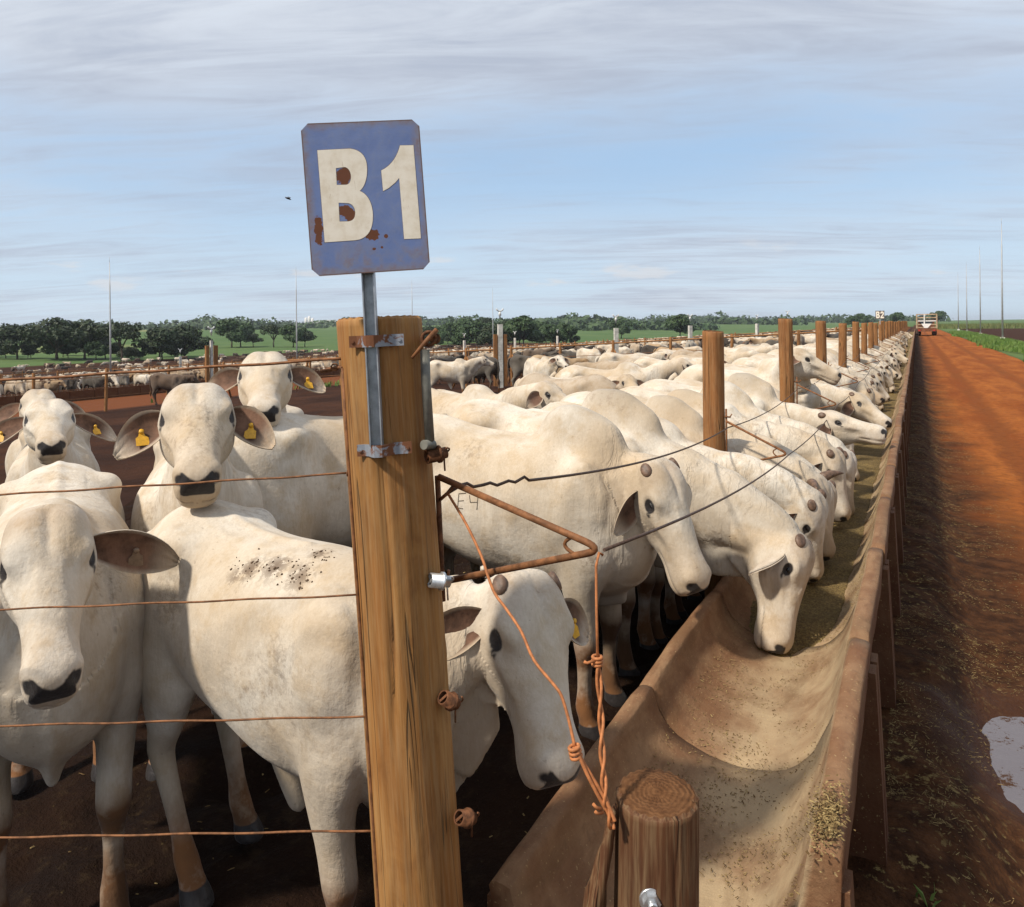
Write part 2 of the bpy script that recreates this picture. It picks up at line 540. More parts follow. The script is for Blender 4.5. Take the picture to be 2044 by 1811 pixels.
    brown = np.maximum(brown, 0.10*sstep(0.30, 0.48, hu)*inhead*(hv > -0.14))
    # neck folds, dewlap folds
    tn = np.clip(((P-n0)@(n1-n0))/dist**2, 0, 1)
    dn_ = np.min(np.linalg.norm(P[:, None, :]-cen[None, ::3, :], axis=2), axis=1)
    neckm = sstep(0.08, 0.30, tn)*sstep(0.46, 0.30, dn_)*(1-inhead*sstep(-0.06, 0.03, hu))*sstep(0.42, 0.56, P[:, 0])*sstep(0.35, 0.6, P[:, 2])
    fold = np.maximum(fold, neckm)
    fold = np.maximum(fold, 0.55*np.exp(-((hu-0.19)/0.12)**2)*(hv < -0.10)*inhead)
    ph = rng.rand()*6
    q = tn*40+2.4*np.sin(P[:, 2]*8+ph)+1.9*np.sin(P[:, 1]*9+P[:, 2]*5+ph*2)+1.2*np.sin(P[:, 2]*19)
    nz = np.sin(P[:, 0]*13+ph)*np.sin(P[:, 2]*10+ph*1.7)*0.5+0.5
    P += N*(neckm*0.0038*np.sin(q)*nz*sstep(0.12, 0.22, dn_))[:, None]
    P += AY*(neckm*0.012*np.sin(P[:, 0]*19+P[:, 2]*9+ph)*sstep(0.24, 0.36, dn_))[:, None]
    # forelimb groove behind the shoulder, ribs and flank hollow
    P -= N*(np.exp(-((P[:, 0]-0.20-0.12*(1.0-P[:, 2]))/0.035)**2)*sstep(0.6, 0.8, P[:, 2])*sstep(1.3, 1.1, P[:, 2])*(np.abs(P[:, 1]) > 0.14)*0.005)[:, None]
    P -= N*(np.exp(-(((P[:, 0]+0.33)/0.10)**2+((P[:, 2]-1.16)/0.12)**2))*(np.abs(P[:, 1]) > 0.10)*0.034)[:, None]
    P += N*(0.0032*np.sin(P[:, 0]*58+2.5*P[:, 2])*np.exp(-((P[:, 0]-0.0)/0.17)**2)*np.exp(-((P[:, 2]-1.0)/0.16)**2))[:, None]
    bodym = (1-inhead)*sstep(0.55, 0.7, P[:, 2])
    P += N*((0.008*np.sin(P[:, 0]*7+rng.rand()*6)*np.sin(P[:, 2]*8+rng.rand()*6)+0.0045*np.sin(P[:, 0]*15+P[:, 2]*6+rng.rand()*6)*np.sin(P[:, 2]*17+rng.rand()*6)+0.004*np.sin(P[:, 0]*24-P[:, 2]*11+rng.rand()*6)*sstep(0.1, 0.4, P[:, 0]))*bodym)[:, None]
    # shoulder blade edge, hip and pin bones stand proud
    P += N*(0.012*np.exp(-(((P[:, 0]-0.36-0.10*(P[:, 2]-1.1))/0.055)**2))*sstep(0.85, 0.95, P[:, 2])*sstep(1.32, 1.22, P[:, 2])*(np.abs(P[:, 1]) > 0.12)*bodym)[:, None]
    P += N*(0.014*np.exp(-(((P[:, 0]+0.47)/0.05)**2+((P[:, 2]-1.30)/0.05)**2+((np.abs(P[:, 1])-0.20)/0.06)**2)))[:, None]
    P += N*(0.010*np.exp(-((P[:, 1])/0.022)**2)*sstep(1.25, 1.32, P[:, 2])*(P[:, 0] < 0.1)*(P[:, 0] > -0.75))[:, None]
    # pigment: hump and neck greyer, muddy knees and shanks, hooves
    hum = np.exp(-(((P[:, 0]-0.28)/0.20)**2+((P[:, 2]-1.52)/0.16)**2))
    gk = pose.get('grey', 0.5)
    lown = np.exp(-((P[:, 0]-0.52)/0.30)**2)*sstep(1.28, 0.92, P[:, 2])*sstep(0.45, 0.6, P[:, 2])
    thigh = 0.6*np.exp(-((P[:, 0]+0.62)/0.22)**2)*sstep(1.2, 0.8, P[:, 2])
    face = 0.45*sstep(0.02, 0.12, hu)*sstep(0.44, 0.3, hu)*sstep(0.0, -0.08, hv)*inhead
    grey = np.clip(np.maximum(grey, gk*np.maximum.reduce([hum, 0.85*neckm*sstep(1.25, 0.9, P[:, 2]), lown, thigh, face])), 0, 1)
    farh = np.linalg.norm(D+f*(-0.25), axis=1) > 0.48
    knee = np.exp(-((P[:, 2]-0.36)/0.085)**2)*(P[:, 0] > 0.1)*farh
    shank = sstep(0.50, 0.10, P[:, 2])*farh
    brown = np.clip(np.maximum(brown, np.maximum(1.0*knee, 0.9*shank)), 0, 1)
    hoof = sstep(0.068, 0.052, P[:, 2])*farh
    dark = np.maximum(dark, hoof*0.9)

    verts = [P]; base = nv
    extra = []  # (verts, faces, dark, brown, earin, grey)
    # ---- ears: cupped leaves
    ed = pose.get('ears', ((0.10, -0.15, 1.0),)*2)
    el = pose.get("earlen", 0.24)
    for k, sgn in enumerate((1, -1)):
        e = ed[k]
        dirv = unit(f*e[0]+v*e[1]+w*sgn*e[2])
        face = np.array(pose.get('earface', (0.35, 0.85, 0.0)))
        nrm = f*face[0]+v*face[1]+w*sgn*face[2]
        nrm = unit(nrm-dirv*np.dot(nrm, dirv)); side_ = np.cross(nrm, dirv)
        root = poll+(f*0.085*HU-v*0.070+w*sgn*0.094*fat)*hk
        NA, NB = 12, 9
        ins, outs = [], []
        for i in range(NA+1):
            s = i/NA
            ww = 0.060*(math.sin(math.pi*min(1, s*0.90+0.06))**0.75)*(1.0 if s < 0.9 else 1.0-(s-0.9)*4.0)+0.006
            ww = max(ww, 0.008)
            droop = -AZ*0.045*s*s*pose.get('droop', 1.0)
            c = root+dirv*(s*el)+droop
            cup = 0.085*(1-s*0.85)+0.15*ww
            for j in range(NB):
                a = -1+2*j/(NB-1)
                ang = a*(0.95-0.50*s)
                rr = ww/max(0.4, math.sin(0.95-0.50*s))
                pt = c+side_*(math.sin(ang)*rr)+nrm*((1-math.cos(ang))*rr*0.9)
                pt = pt+nrm*0.006*math.sin(a*9+s*7)*s*0.6
                ins.append(pt+nrm*0.0035); outs.append(pt-nrm*0.0035)
        vi = np.array(ins+outs); n1_ = len(ins); ff = []
        for i in range(NA):
            for j in range(NB-1):
                q_ = (i*NB+j, i*NB+j+1, (i+1)*NB+j+1, (i+1)*NB+j)
                if sgn > 0:
                    ff.append(q_[::-1]); ff.append(tuple(n1_+x for x in q_))
                else:
                    ff.append(q_); ff.append(tuple(n1_+x for x in q_[::-1]))
        edge = [i*NB for i in range(NA+1)]+[NA*NB+j for j in range(1, NB)]+[i*NB+NB-1 for i in range(NA-1, -1, -1)]
        for a_, b_ in zip(edge[:-1], edge[1:]):
            qd = (a_, b_, n1_+b_, n1_+a_)
            ff.append(qd if sgn > 0 else qd[::-1])
        ei = np.concatenate([np.ones(n1_), np.zeros(n1_)])
        sI = np.repeat(np.arange(NA+1)/NA, NB)
        jI = np.tile(np.abs(np.linspace(-1, 1, NB)), NA+1)
        inn = ei*np.tile(np.clip(sstep(1.0, 0.55, sI)*1.1, 0, 1)*sstep(1.05, 0.8, jI), 2)
        extra.append((vi, ff, inn, np.tile(0.25*sI, 2)))
    # ---- tail
    if pose.get('tail', True):
        tb = MB(); sw = pose.get('tailsway', 0.0)
        pts = [(-0.80, 0, 1.27), (-0.875, 0, 1.20), (-0.90, 0.3*sw, 1.02), (-0.89, 0.7*sw, 0.80), (-0.87, sw, 0.62), (-0.87, sw*1.1, 0.50), (-0.87, sw*1.1, 0.36)]
        tb.tube(catmull(pts, 3), catmull([[0.04], [0.035], [0.024], [0.018], [0.022], [0.05], [0.012]], 3)[:, 0], 8)
        tv = np.array(tb.v); extra.append((tv, [list(x) for x in tb.f], np.zeros(len(tv)), sstep(0.7, 0.5, tv[:, 2])))
    for vi, ff, inn, br in extra:
        verts.append(vi); faces.extend([[x+base for x in q_] for q_ in ff]); base += len(vi)
        m = len(vi)
        dark = np.concatenate([dark, np.zeros(m)]); brown = np.concatenate([brown, br])
        fold = np.concatenate([fold, np.zeros(m)]); grey = np.concatenate([grey, np.zeros(m)]); earin = np.concatenate([earin, inn])
    V = np.concatenate(verts)
    me = bpy.data.meshes.new(name)
    me.from_pydata(V.tolist(), [], faces)
    me.polygons.foreach_set('use_smooth', [True]*len(me.polygons))
    for nm, arr in (('dark', dark), ('brown', brown), ('fold', fold), ('grey', grey), ('earin', earin), ('soil', np.zeros(len(V)))):
        at = me.attributes.new(nm, 'FLOAT', 'POINT'); at.data.foreach_set('value', arr.astype(np.float32))
    me.update()
    return me

def cow_material(name, c1, c2, dirt=0.5, brand=None):
    m, nt, b = new_mat(name)
    tc = nt.node('ShaderNodeTexCoord'); oi = nt.node('ShaderNodeObjectInfo')
    rnd = oi.outputs['Random']
    off = nt.node('ShaderNodeCombineXYZ', {0: nt.math('MULTIPLY', rnd, 37.0), 1: nt.math('MULTIPLY', rnd, 71.0), 2: 0.0})
    p = nt.vmath('ADD', tc.outputs['Object'], off.outputs[0])
    def at(n):
        return nt.node('ShaderNodeAttribute', attribute_name=n).outputs['Fac']
    big = nt.noise(p, 2.6, 4, 0.6)
    mid = nt.noise(p, 9.0, 5, 0.65)
    fine = nt.noise(p, 60.0, 3, 0.6)
    col = nt.mix(nt.ramp(big, 0.36, 0.66), c1, c2)
    col = nt.mix(nt.math('MULTIPLY', nt.ramp(mid, 0.46, 0.70), 0.60), col, tuple(a*b_ for a, b_ in zip(c2, (0.86, 0.76, 0.60))))
    hairc = nt.noise(nt.mapping(p, scale=(120, 120, 26)), 1.0, 4, 0.7)
    col = nt.mix(0.30, col, nt.mix(nt.ramp(hairc, 0.25, 0.8), (0.42, 0.36, 0.28), (1, 1, 1)), 'MULTIPLY')
    lowf = nt.noise(p, 1.3, 3, 0.6, 0.5)
    col = nt.mix(nt.math('MULTIPLY', nt.ramp(lowf, 0.42, 0.66), 0.50), col, tuple(a*k_ for a, k_ in zip(c2, (0.74, 0.64, 0.50))))
    # individual shade
    col = nt.mix(nt.math('MULTIPLY', rnd, 0.16), col, (0.45, 0.38, 0.29))
    col = nt.mix(nt.math('MULTIPLY', at('grey'), nt.ramp(big, 0.3, 0.7, 0.5, 0.95)), col, (0.30, 0.265, 0.22))
    # vertical runs of dirt down the flanks, droppings specks on the back
    runs = nt.noise(nt.mapping(p, scale=(16, 16, 1.4)), 1.0, 4, 0.6)
    col = nt.mix(nt.math('MULTIPLY', nt.ramp(runs, 0.50, 0.72), 0.42*dirt), col, (0.33, 0.24, 0.145))
    smear = nt.math('MULTIPLY', nt.ramp(nt.noise(p, 1.7, 2, 0.5), 0.56, 0.70), nt.ramp(nt.noise(p, 26, 5, 0.75), 0.50, 0.64))
    col = nt.mix(nt.math('MULTIPLY', smear, 0.85*dirt), col, (0.17, 0.105, 0.065))
    spk = nt.ramp(nt.noise(p, 48, 2, 0.5), 0.70, 0.75)
    col = nt.mix(nt.math('MULTIPLY', spk, 0.55*dirt), col, (0.12, 0.075, 0.05))
    col = nt.mix(nt.math('MULTIPLY', at('brown'), nt.ramp(mid, 0.30, 0.58, 0.78, 1.25), clamp=True), col, nt.mix(nt.ramp(big, 0.35, 0.65), (0.20, 0.085, 0.030), (0.105, 0.052, 0.024)))
    ei = at('earin')
    col = nt.mix(ei, col, nt.mix(nt.ramp(mid, 0.3, 0.7), (0.055, 0.028, 0.017), (0.20, 0.105, 0.065)))
    so = at('soil')
    sof = nt.math('MULTIPLY', so, nt.ramp(nt.math('ADD', nt.noise(p, 38, 6, 0.75), nt.math('MULTIPLY', so, 0.20)), 0.53, 0.64))
    col = nt.mix(nt.math('MULTIPLY', sof, 0.85), col, nt.mix(fine, (0.075, 0.045, 0.028), (0.16, 0.10, 0.06)))
    fo = at('fold')
    cn = nt.noise(nt.mapping(p, scale=(13, 7, 3.2), rot=(0, 0.25, 0)), 1.0, 4, 0.55, 0.7)
    crease = nt.math('MULTIPLY', nt.ramp(nt.math('ABSOLUTE', nt.math('SUBTRACT', cn, 0.5)), 0.035, 0.004), nt.math('MULTIPLY', fo, nt.ramp(nt.noise(p, 4.0, 2, 0.5), 0.42, 0.60)))
    col = nt.mix(nt.math('MULTIPLY', crease, 0.26), col, (0.36, 0.28, 0.20))  # shade of the neck folds painted into the hide as darker lines
    dk = at('dark')
    col = nt.mix(nt.ramp(dk, 0.22, 0.62), col, nt.mix(fine, (0.012, 0.010, 0.010), (0.042, 0.035, 0.033)))
    nt.put(b.inputs['Base Color'], col)
    nt.put(b.inputs['Roughness'], nt.math('SUBTRACT', 0.75, nt.math('MULTIPLY', dk, 0.42)))
    b.inputs['Specular IOR Level'].default_value = 0.20
    b.inputs['Sheen Weight'].default_value = 0.10
    b.inputs['Sheen Roughness'].default_value = 0.5
    b.inputs['Subsurface Weight'].default_value = 0.0
    hair = nt.noise(nt.mapping(p, scale=(70, 70, 26)), 1.0, 3, 0.6)
    h = nt.math('ADD', nt.math('MULTIPLY', hair, 0.0022), nt.math('ADD', nt.math('MULTIPLY', mid, 0.007), nt.math('MULTIPLY', nt.noise(p, 22, 4, 0.65), 0.004)))
    wr = nt.noise(nt.mapping(p, scale=(24, 22, 5), rot=(0, 0.3, 0)), 1.0, 3, 0.55, 0.6)
    h = nt.math('ADD', h, nt.math('MULTIPLY', nt.math('MULTIPLY', wr, fo), 0.016))
    h = nt.math('SUBTRACT', h, nt.math('MULTIPLY', crease, 0.0025))
    bump(nt, b, h, 0.75, 1.0)
    return m

COW_WHITE = cow_material('white_hide', (0.71, 0.645, 0.555), (0.58, 0.475, 0.355))
COW_DIRTY = cow_material('soiled_white_hide', (0.50, 0.41, 0.315), (0.38, 0.28, 0.185), 1.0)
COW_GREY = cow_material('grey_hide', (0.30, 0.275, 0.24), (0.42, 0.37, 0.30), 0.5)
COW_BROWN = cow_material('brown_hide', (0.060, 0.032, 0.020), (0.10, 0.055, 0.032), 0.3)
COW_BLACK = cow_material('black_hide', (0.018, 0.014, 0.013), (0.035, 0.026, 0.022), 0.2)
COW_TAN = cow_material('tan_hide', (0.46, 0.33, 0.20), (0.36, 0.23, 0.12), 0.4)

def simple_mat(name, col, rough=0.6, metal=0.0, spec=0.5, var=0.0, scale=20, bumpd=0.0):
    m, nt, b = new_mat(name)
    if var:
        tc = nt.node('ShaderNodeTexCoord')
        n = nt.noise(tc.outputs['Object'], scale, 4, 0.6)
        nt.put(b.inputs['Base Color'], nt.mix(nt.ramp(n, 0.3, 0.7), tuple(c*(1-var) for c in col), tuple(min(1, c*(1+var)) for c in col)))
        if bumpd: bump(nt, b, n, 0.6, bumpd)
    else:
        b.inputs['Base Color'].default_value = (*col, 1)
    b.inputs['Roughness'].default_value = rough
    b.inputs['Metallic'].default_value = metal
    b.inputs['Specular IOR Level'].default_value = spec
    return m

M_EYE = simple_mat('eye_black', (0.008, 0.006, 0.006), 0.07)
M_LID = simple_mat('eyelid', (0.020, 0.017, 0.016), 0.5)
M_HORN = simple_mat('horn', (0.125, 0.072, 0.045), 0.55, var=0.4, scale=40, bumpd=0.004)
M_TAG = simple_mat('tag_yellow', (0.60, 0.31, 0.015), 0.45, var=0.15, scale=60)
M_TAGPALE = simple_mat('tag_dull', (0.20, 0.13, 0.08), 0.5, var=0.2, scale=60)

def eye_mesh():
    mb = MB()
    rr = []
    for i in range(1, 10):
        a = math.pi*i/10
        rr.append(ring(AX*(-math.cos(a)*0.0225), AY, AZ, math.sin(a)*0.0225, math.sin(a)*0.0225, math.sin(a)*0.0225, 16))
    mb.rings(rr); me = mb.mesh('eye'); me.materials.append(M_EYE)
    return me
EYE_ME = eye_mesh()

def lid_mesh():
    """heavy upper lid with lashes: a shell over the eyeball"""
    mb = MB()
    rows = []
    for i in range(7):
        e = R(12+i*13)
        row = []
        for j in range(11):
            a = R(-80+16*j)
            r = 0.0248 if i else 0.0265
            row.append(Vector((math.sin(a)*math.cos(e)*r*1.18, math.cos(a)*math.cos(e)*r, math.sin(e)*r)))
        rows.append(row)
    vv = [q for r in rows for q in r]
    ff = [(i*11+j, i*11+j+1, (i+1)*11+j+1, (i+1)*11+j) for i in range(6) for j in range(10)]
    mb.add(vv, ff)
    me = mb.mesh('eyelid'); me.materials.append(M_LID)
    return me
LID_ME = lid_mesh()

def tag_mesh(pale=False):
    mb = MB()
    prof = [(-0.010, 0.0), (0.010, 0.0), (0.014, -0.016), (0.026, -0.026), (0.028, -0.066), (-0.028, -0.066), (-0.026, -0.026), (-0.014, -0.016)]
    n = len(prof)
    vv = [(x, 0.0012, z) for x, z in prof]+[(x, -0.0012, z) for x, z in prof]
    ff = [tuple(range(n)), tuple(range(2*n-1, n-1, -1))]+[(i, n+i, n+(i+1) % n, (i+1) % n) for i in range(n)]
    mb.add(vv, ff, False)
    rr = [ring(np.array([0, y, 0.004]), AX, AZ, r, r, r, 10) for y, r in ((0.012, 0.003), (0.011, 0.011), (0.0, 0.011), (-0.006, 0.006))]
    mb.rings(rr)
    me = mb.mesh('ear_tag'); me.materials.append(M_TAGPALE if pale else M_TAG)
    return me
TAG_ME = tag_mesh(); TAG_PALE = tag_mesh(True)
def button_mesh():
    mb = MB(); mb.rings([ring(np.array([0, y, 0.0]), AX, AZ, r, r, r, 12) for y, r in ((0.010, 0.002), (0.008, 0.010), (0.0, 0.012), (-0.006, 0.012))])
    me = mb.mesh('ear_tag'); me.materials.append(M_TAG); return me
TAG_BUTTON = button_mesh()

def horn_mesh(kind):
    mb = MB()
    if kind == 'stub':
        rr = [ring(np.array([0, 0, z]), AX, AY, r, r*0.8, r*0.8, 14) for z, r in ((-0.03, 0.034), (-0.004, 0.034), (0.006, 0.031), (0.013, 0.023), (0.016, 0.010))]
    elif kind == 'scar':
        rr = [ring(np.array([0, 0, z]), AX, AY, r, r*0.75, r*0.75, 14) for z, r in ((-0.02, 0.032), (-0.004, 0.033), (0.001, 0.029), (0.004, 0.018), (0.005, 0.006))]
    else:
        rr = [ring(np.array([0.10*(z/0.13)**2*0.4, 0, z]), AX, AY, r, r, r, 12) for z, r in ((-0.03, 0.034), (0.0, 0.033), (0.04, 0.027), (0.08, 0.019), (0.115, 0.010), (0.13, 0.003))]
    mb.rings(rr)
    me = mb.mesh('horn'); me.materials.append(M_HORN)
    return me
HORN_ME = {k: horn_mesh(k) for k in ('stub', 'scar', 'horn')}

def mat_from(xa, ya, za, loc):
    return Matrix(((xa[0], ya[0], za[0], loc[0]), (xa[1], ya[1], za[1], loc[1]), (xa[2], ya[2], za[2], loc[2]), (0, 0, 0, 1)))

def make_cow(pose, mat, label, group=None, voxel=0.012, seed=0, eyes=True, horns=None, tags=None, cat='cow', name='cow'):
    """a body mesh that carries its eyes, horns and ear tags as children"""
    me = cow_mesh(name, pose, voxel, seed)
    me.materials.append(mat)
    o = link_mesh(name, me)
    tag(o, label, cat, group)
    poll, f, v, w = head_frame(pose)
    fat = pose.get('headw', 1.0); hk = pose.get('hscale', 1.0)
    if eyes:
        for sgn in (1, -1):
            c = poll+(f*0.165*HU+v*(-0.028)+w*sgn*(0.0815*fat))*hk
            e = link_mesh('eye', EYE_ME, o)
            out = unit(w*sgn+f*0.12)
            e.matrix_local = mat_from(f, out, v, c) if sgn > 0 else mat_from(-f, out, v, c)
            l = link_mesh('eyelid', LID_ME, o)
            uu = unit(v-out*np.dot(v, out)); xx = np.cross(out, uu)
            l.matrix_local = mat_from(xx, out, uu, c)
    if horns:
        for k, sgn in enumerate((1, -1)):
            kind = horns[k] if isinstance(horns, (tuple, list)) else horns
            if not kind: continue
            za = unit(w*sgn*0.8+v*0.55-f*0.25)
            xa = unit(f-za*np.dot(f, za)); ya = np.cross(za, xa)
            c = poll+(f*0.005+v*(0.008)+w*sgn*0.088*fat)*hk
            h = link_mesh('horn', HORN_ME[kind], o); h.matrix_local = mat_from(xa, ya, za, c)
    if tags:
        ed = pose.get('ears', ((0.10, -0.15, 1.0),)*2); el = pose.get("earlen", 0.24)
        for k, sgn in enumerate((1, -1)):
            if not tags[k]: continue
            e = ed[k]
            dirv = unit(f*e[0]+v*e[1]+w*sgn*e[2])
            face = np.array(pose.get('earface', (0.35, 0.85, 0.0)))
            nrm = f*face[0]+v*face[1]+w*sgn*face[2]; nrm = unit(nrm-dirv*np.dot(nrm, dirv))
            c = poll+(f*0.085*HU-v*0.070+w*sgn*0.094*fat)*hk+dirv*(el*0.52)-AZ*0.012*pose.get('droop', 1.0)+nrm*0.012
            za = unit(AZ-nrm*np.dot(AZ, nrm)); xa = np.cross(nrm, za)
            t = link_mesh('ear_tag', (TAG_ME, TAG_PALE, TAG_BUTTON)[tags[k]-1], o)
            t.matrix_local = mat_from(xa, nrm, za, c) @ Matrix.Scale(0.78, 4)
    return o
# ------------------------------------------------------------------ the land
def spaced(lo, hi, d0, g):
    """coordinates from 0 outwards, step d0 growing by g"""
    a = [0.0]; d = d0
    while a[-1] < hi: a.append(a[-1]+d); d = d*g
    b = [0.0]; d = d0
    while b[-1] > lo: b.append(b[-1]-d); d = d*g
    return np.array(b[:0:-1]+a)

def fbm(x, y, seed=0, oct=4, freq=1.0):
    """cheap vectorised value noise"""
    out = np.zeros(np.broadcast(x, y).shape); amp = 1.0; tot = 0
    for o in range(oct):
        fx, fy = x*freq+seed*17.3+o*5.1, y*freq+seed*9.7+o*3.3
        ix, iy = np.floor(fx).astype(np.int64), np.floor(fy).astype(np.int64)
        tx, ty = fx-ix, fy-iy
        tx = tx*tx*(3-2*tx); ty = ty*ty*(3-2*ty)
        def h(a, b):
            n = (a*374761393+b*668265263+o*974711+seed*1013) & 0x7fffffff
            n = ((n ^ (n >> 13))*1274126177) & 0x7fffffff
            return ((n ^ (n >> 16)) & 0xffff)/65535.0
        v = (h(ix, iy)*(1-tx)+h(ix+1, iy)*tx)*(1-ty)+(h(ix, iy+1)*(1-tx)+h(ix+1, iy+1)*tx)*ty
        out += v*amp; tot += amp; amp *= 0.5; freq *= 2.03
    return out/tot

def grid_mesh(name, xs, ys, zf, mat, kind='structure', parent=None):
    X, Y = np.meshgrid(xs, ys, indexing='ij')
    Z = zf(X, Y)
    V = np.stack([X, Y, Z], -1).reshape(-1, 3)
    ny = len(ys); nx = len(xs)
    i, j = np.meshgrid(np.arange(nx-1), np.arange(ny-1), indexing='ij')
    q = (i*ny+j).ravel()
    F = np.stack([q, q+ny, q+ny+1, q+1], -1)
    me = bpy.data.meshes.new(name)
    me.from_pydata(V.tolist(), [], F.tolist())
    me.polygons.foreach_set('use_smooth', [True]*len(me.polygons))
    me.materials.append(mat)
    return tag(link_mesh(name, me, parent), kind=kind)

def ground_material():
    m, nt, b = new_mat('land')
    geo = nt.node('ShaderNodeNewGeometry'); P = geo.outputs['Position']
    sep = nt.node('ShaderNodeSeparateXYZ', {0: P}); X, Y = sep.outputs[0], sep.outputs[1]
    n1 = nt.noise(P, 0.35, 5, 0.6); n2 = nt.noise(P, 3.0, 6, 0.65); n3 = nt.noise(P, 0.05, 4, 0.55)
    soil = nt.mix(nt.ramp(n1, 0.35, 0.65), (0.028, 0.0125, 0.0075), (0.060, 0.025, 0.013))
    soil = nt.mix(nt.math('MULTIPLY', nt.ramp(n2, 0.45, 0.7), 0.6), soil, (0.028, 0.014, 0.010))
    # the bare alley of red earth between the two rows of pens
    alley = nt.math('MULTIPLY', nt.ramp(X, -44.0, -43.0), nt.ramp(X, -31.0, -32.5))
    soil = nt.mix(nt.math('MULTIPLY', alley, 0.85), soil, nt.mix(n2, (0.13, 0.042, 0.016), (0.20, 0.068, 0.025)))
    # fields: big blocks of slightly different greens
    vor = nt.node('ShaderNodeTexVoronoi', {'Vector': nt.mapping(P, scale=(1, 0.55, 1), rot=(0, 0, R(20))), 'Scale': 0.0032})
    blk = nt.node('ShaderNodeSeparateColor', {0: vor.outputs['Color']})
    green = nt.mix(blk.outputs[0], (0.066, 0.118, 0.040), (0.100, 0.150, 0.056))
    green = nt.mix(nt.ramp(blk.outputs[1], 0.62, 0.70, 0.0, 0.75), green, (0.26, 0.24, 0.105))
    green = nt.mix(nt.math('MULTIPLY', n1, 0.35), green, (0.05, 0.10, 0.028))
    green = nt.mix(nt.math('MULTIPLY', nt.ramp(n3, 0.4, 0.7), 0.35), green, (0.16, 0.19, 0.07))
    left = nt.math('ADD', X, nt.math('MULTIPLY', nt.math('SUBTRACT', n3, 0.5), 18.0))
    pens = nt.math('MULTIPLY', nt.ramp(left, -184.0, -178.0), nt.ramp(Y, 330.0, 300.0))
    pens = nt.math('MULTIPLY', pens, nt.ramp(X, 5.2, 4.2))
    till = nt.math('MULTIPLY', nt.ramp(X, 8.2, 9.2), nt.math('MULTIPLY', nt.ramp(Y, 72.0, 80.0), nt.ramp(Y, 225.0, 212.0)))
    tillc = nt.mix(n2, (0.030, 0.014, 0.009), (0.062, 0.028, 0.016))
    col = nt.mix(pens, green, soil)
    col = nt.mix(till, col, tillc)
    nt.put(b.inputs['Base Color'], col)
    b.inputs['Roughness'].default_value = 0.9
    b.inputs['Specular IOR Level'].default_value = 0.05
    bump(nt, b, nt.math('ADD', n2, nt.math('MULTIPLY', nt.noise(P, 14, 4, 0.6), 0.4)), 0.7, 0.06)
    return m
M_LAND = ground_material()
gx = spaced(-9000, 9000, 0.8, 1.055); gy = spaced(-2500, 9000, 0.8, 1.055)
grid_mesh('ground', gx, gy, lambda x, y: ground_z(x, y)-0.10*(np.abs(x) < 9)*(y < 60)-0.035, M_LAND)

def mud_material():
    m, nt, b = new_mat('pen_mud')
    geo = nt.node('ShaderNodeNewGeometry'); P = geo.outputs['Position']
    n1 = nt.noise(P, 1.3, 5, 0.6); n2 = nt.noise(P, 11, 6, 0.7); n3 = nt.noise(P, 45, 4, 0.7)
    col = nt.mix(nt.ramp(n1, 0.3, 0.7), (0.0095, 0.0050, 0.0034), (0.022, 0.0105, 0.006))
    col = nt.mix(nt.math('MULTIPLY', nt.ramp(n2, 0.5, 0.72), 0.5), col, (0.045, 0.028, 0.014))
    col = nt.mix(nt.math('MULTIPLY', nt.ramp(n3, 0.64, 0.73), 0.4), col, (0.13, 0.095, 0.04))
    nt.put(b.inputs['Base Color'], col)
    nt.put(b.inputs['Roughness'], nt.ramp(n1, 0.35, 0.65, 0.7, 0.95))
    b.inputs['Specular IOR Level'].default_value = 0.06
    bump(nt, b, nt.math('ADD', n2, nt.math('MULTIPLY', n3, 0.4)), 0.9, 0.03)
    return m
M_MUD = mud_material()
def mud_z(x, y):
    n = fbm(x, y, 3, 4, 1.6); d = fbm(x, y, 8, 3, 6.0)
    pits = np.clip(fbm(x, y, 12, 2, 4.2)-0.55, 0, 1)*-0.22
    return ground_z(x, y)+0.012+(n-0.5)*0.10+(d-0.5)*0.05+pits
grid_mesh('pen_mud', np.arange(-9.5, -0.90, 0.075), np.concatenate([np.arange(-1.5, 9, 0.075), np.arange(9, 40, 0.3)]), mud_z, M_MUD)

# the feed road with its trampled verge under the trough wall
PUD = (0.50, 4.00, 0.25, 0.33)       # puddle: x, y, half sizes
def road_z(x, y):
    verge = 0.15*sstep(0.36, 0.02, x)*(0.6+0.8*fbm(x, y, 5, 3, 1.7))
    cl = (fbm(x, y, 21, 4, 5.0)-0.5)*0.075*sstep(0.75, 0.2, x)
    rut = -0.028*np.exp(-((x-1.25-0.05*np.sin(y*0.35))/0.20)**2)-0.026*np.exp(-((x-2.85-0.06*np.sin(y*0.29))/0.22)**2)
    crown = 0.030*np.exp(-((x-2.05)/0.5)**2)
    rough = (fbm(x, y, 31, 4, 3.2)-0.5)*0.022+(fbm(x, y, 33, 2, 0.8)-0.5)*0.03
    px = (x-PUD[0])/PUD[2]; py = (y-PUD[1])/PUD[3]
    pud = -0.085*np.exp(-(px*px+py*py)**1.2*0.55)
    pud = pud+(fbm(x, y, 35, 4, 8.0)-0.5)*0.075*np.exp(-(px*px+py*py)*0.30)
    return 0.01+verge+cl+rut+crown+rough+pud
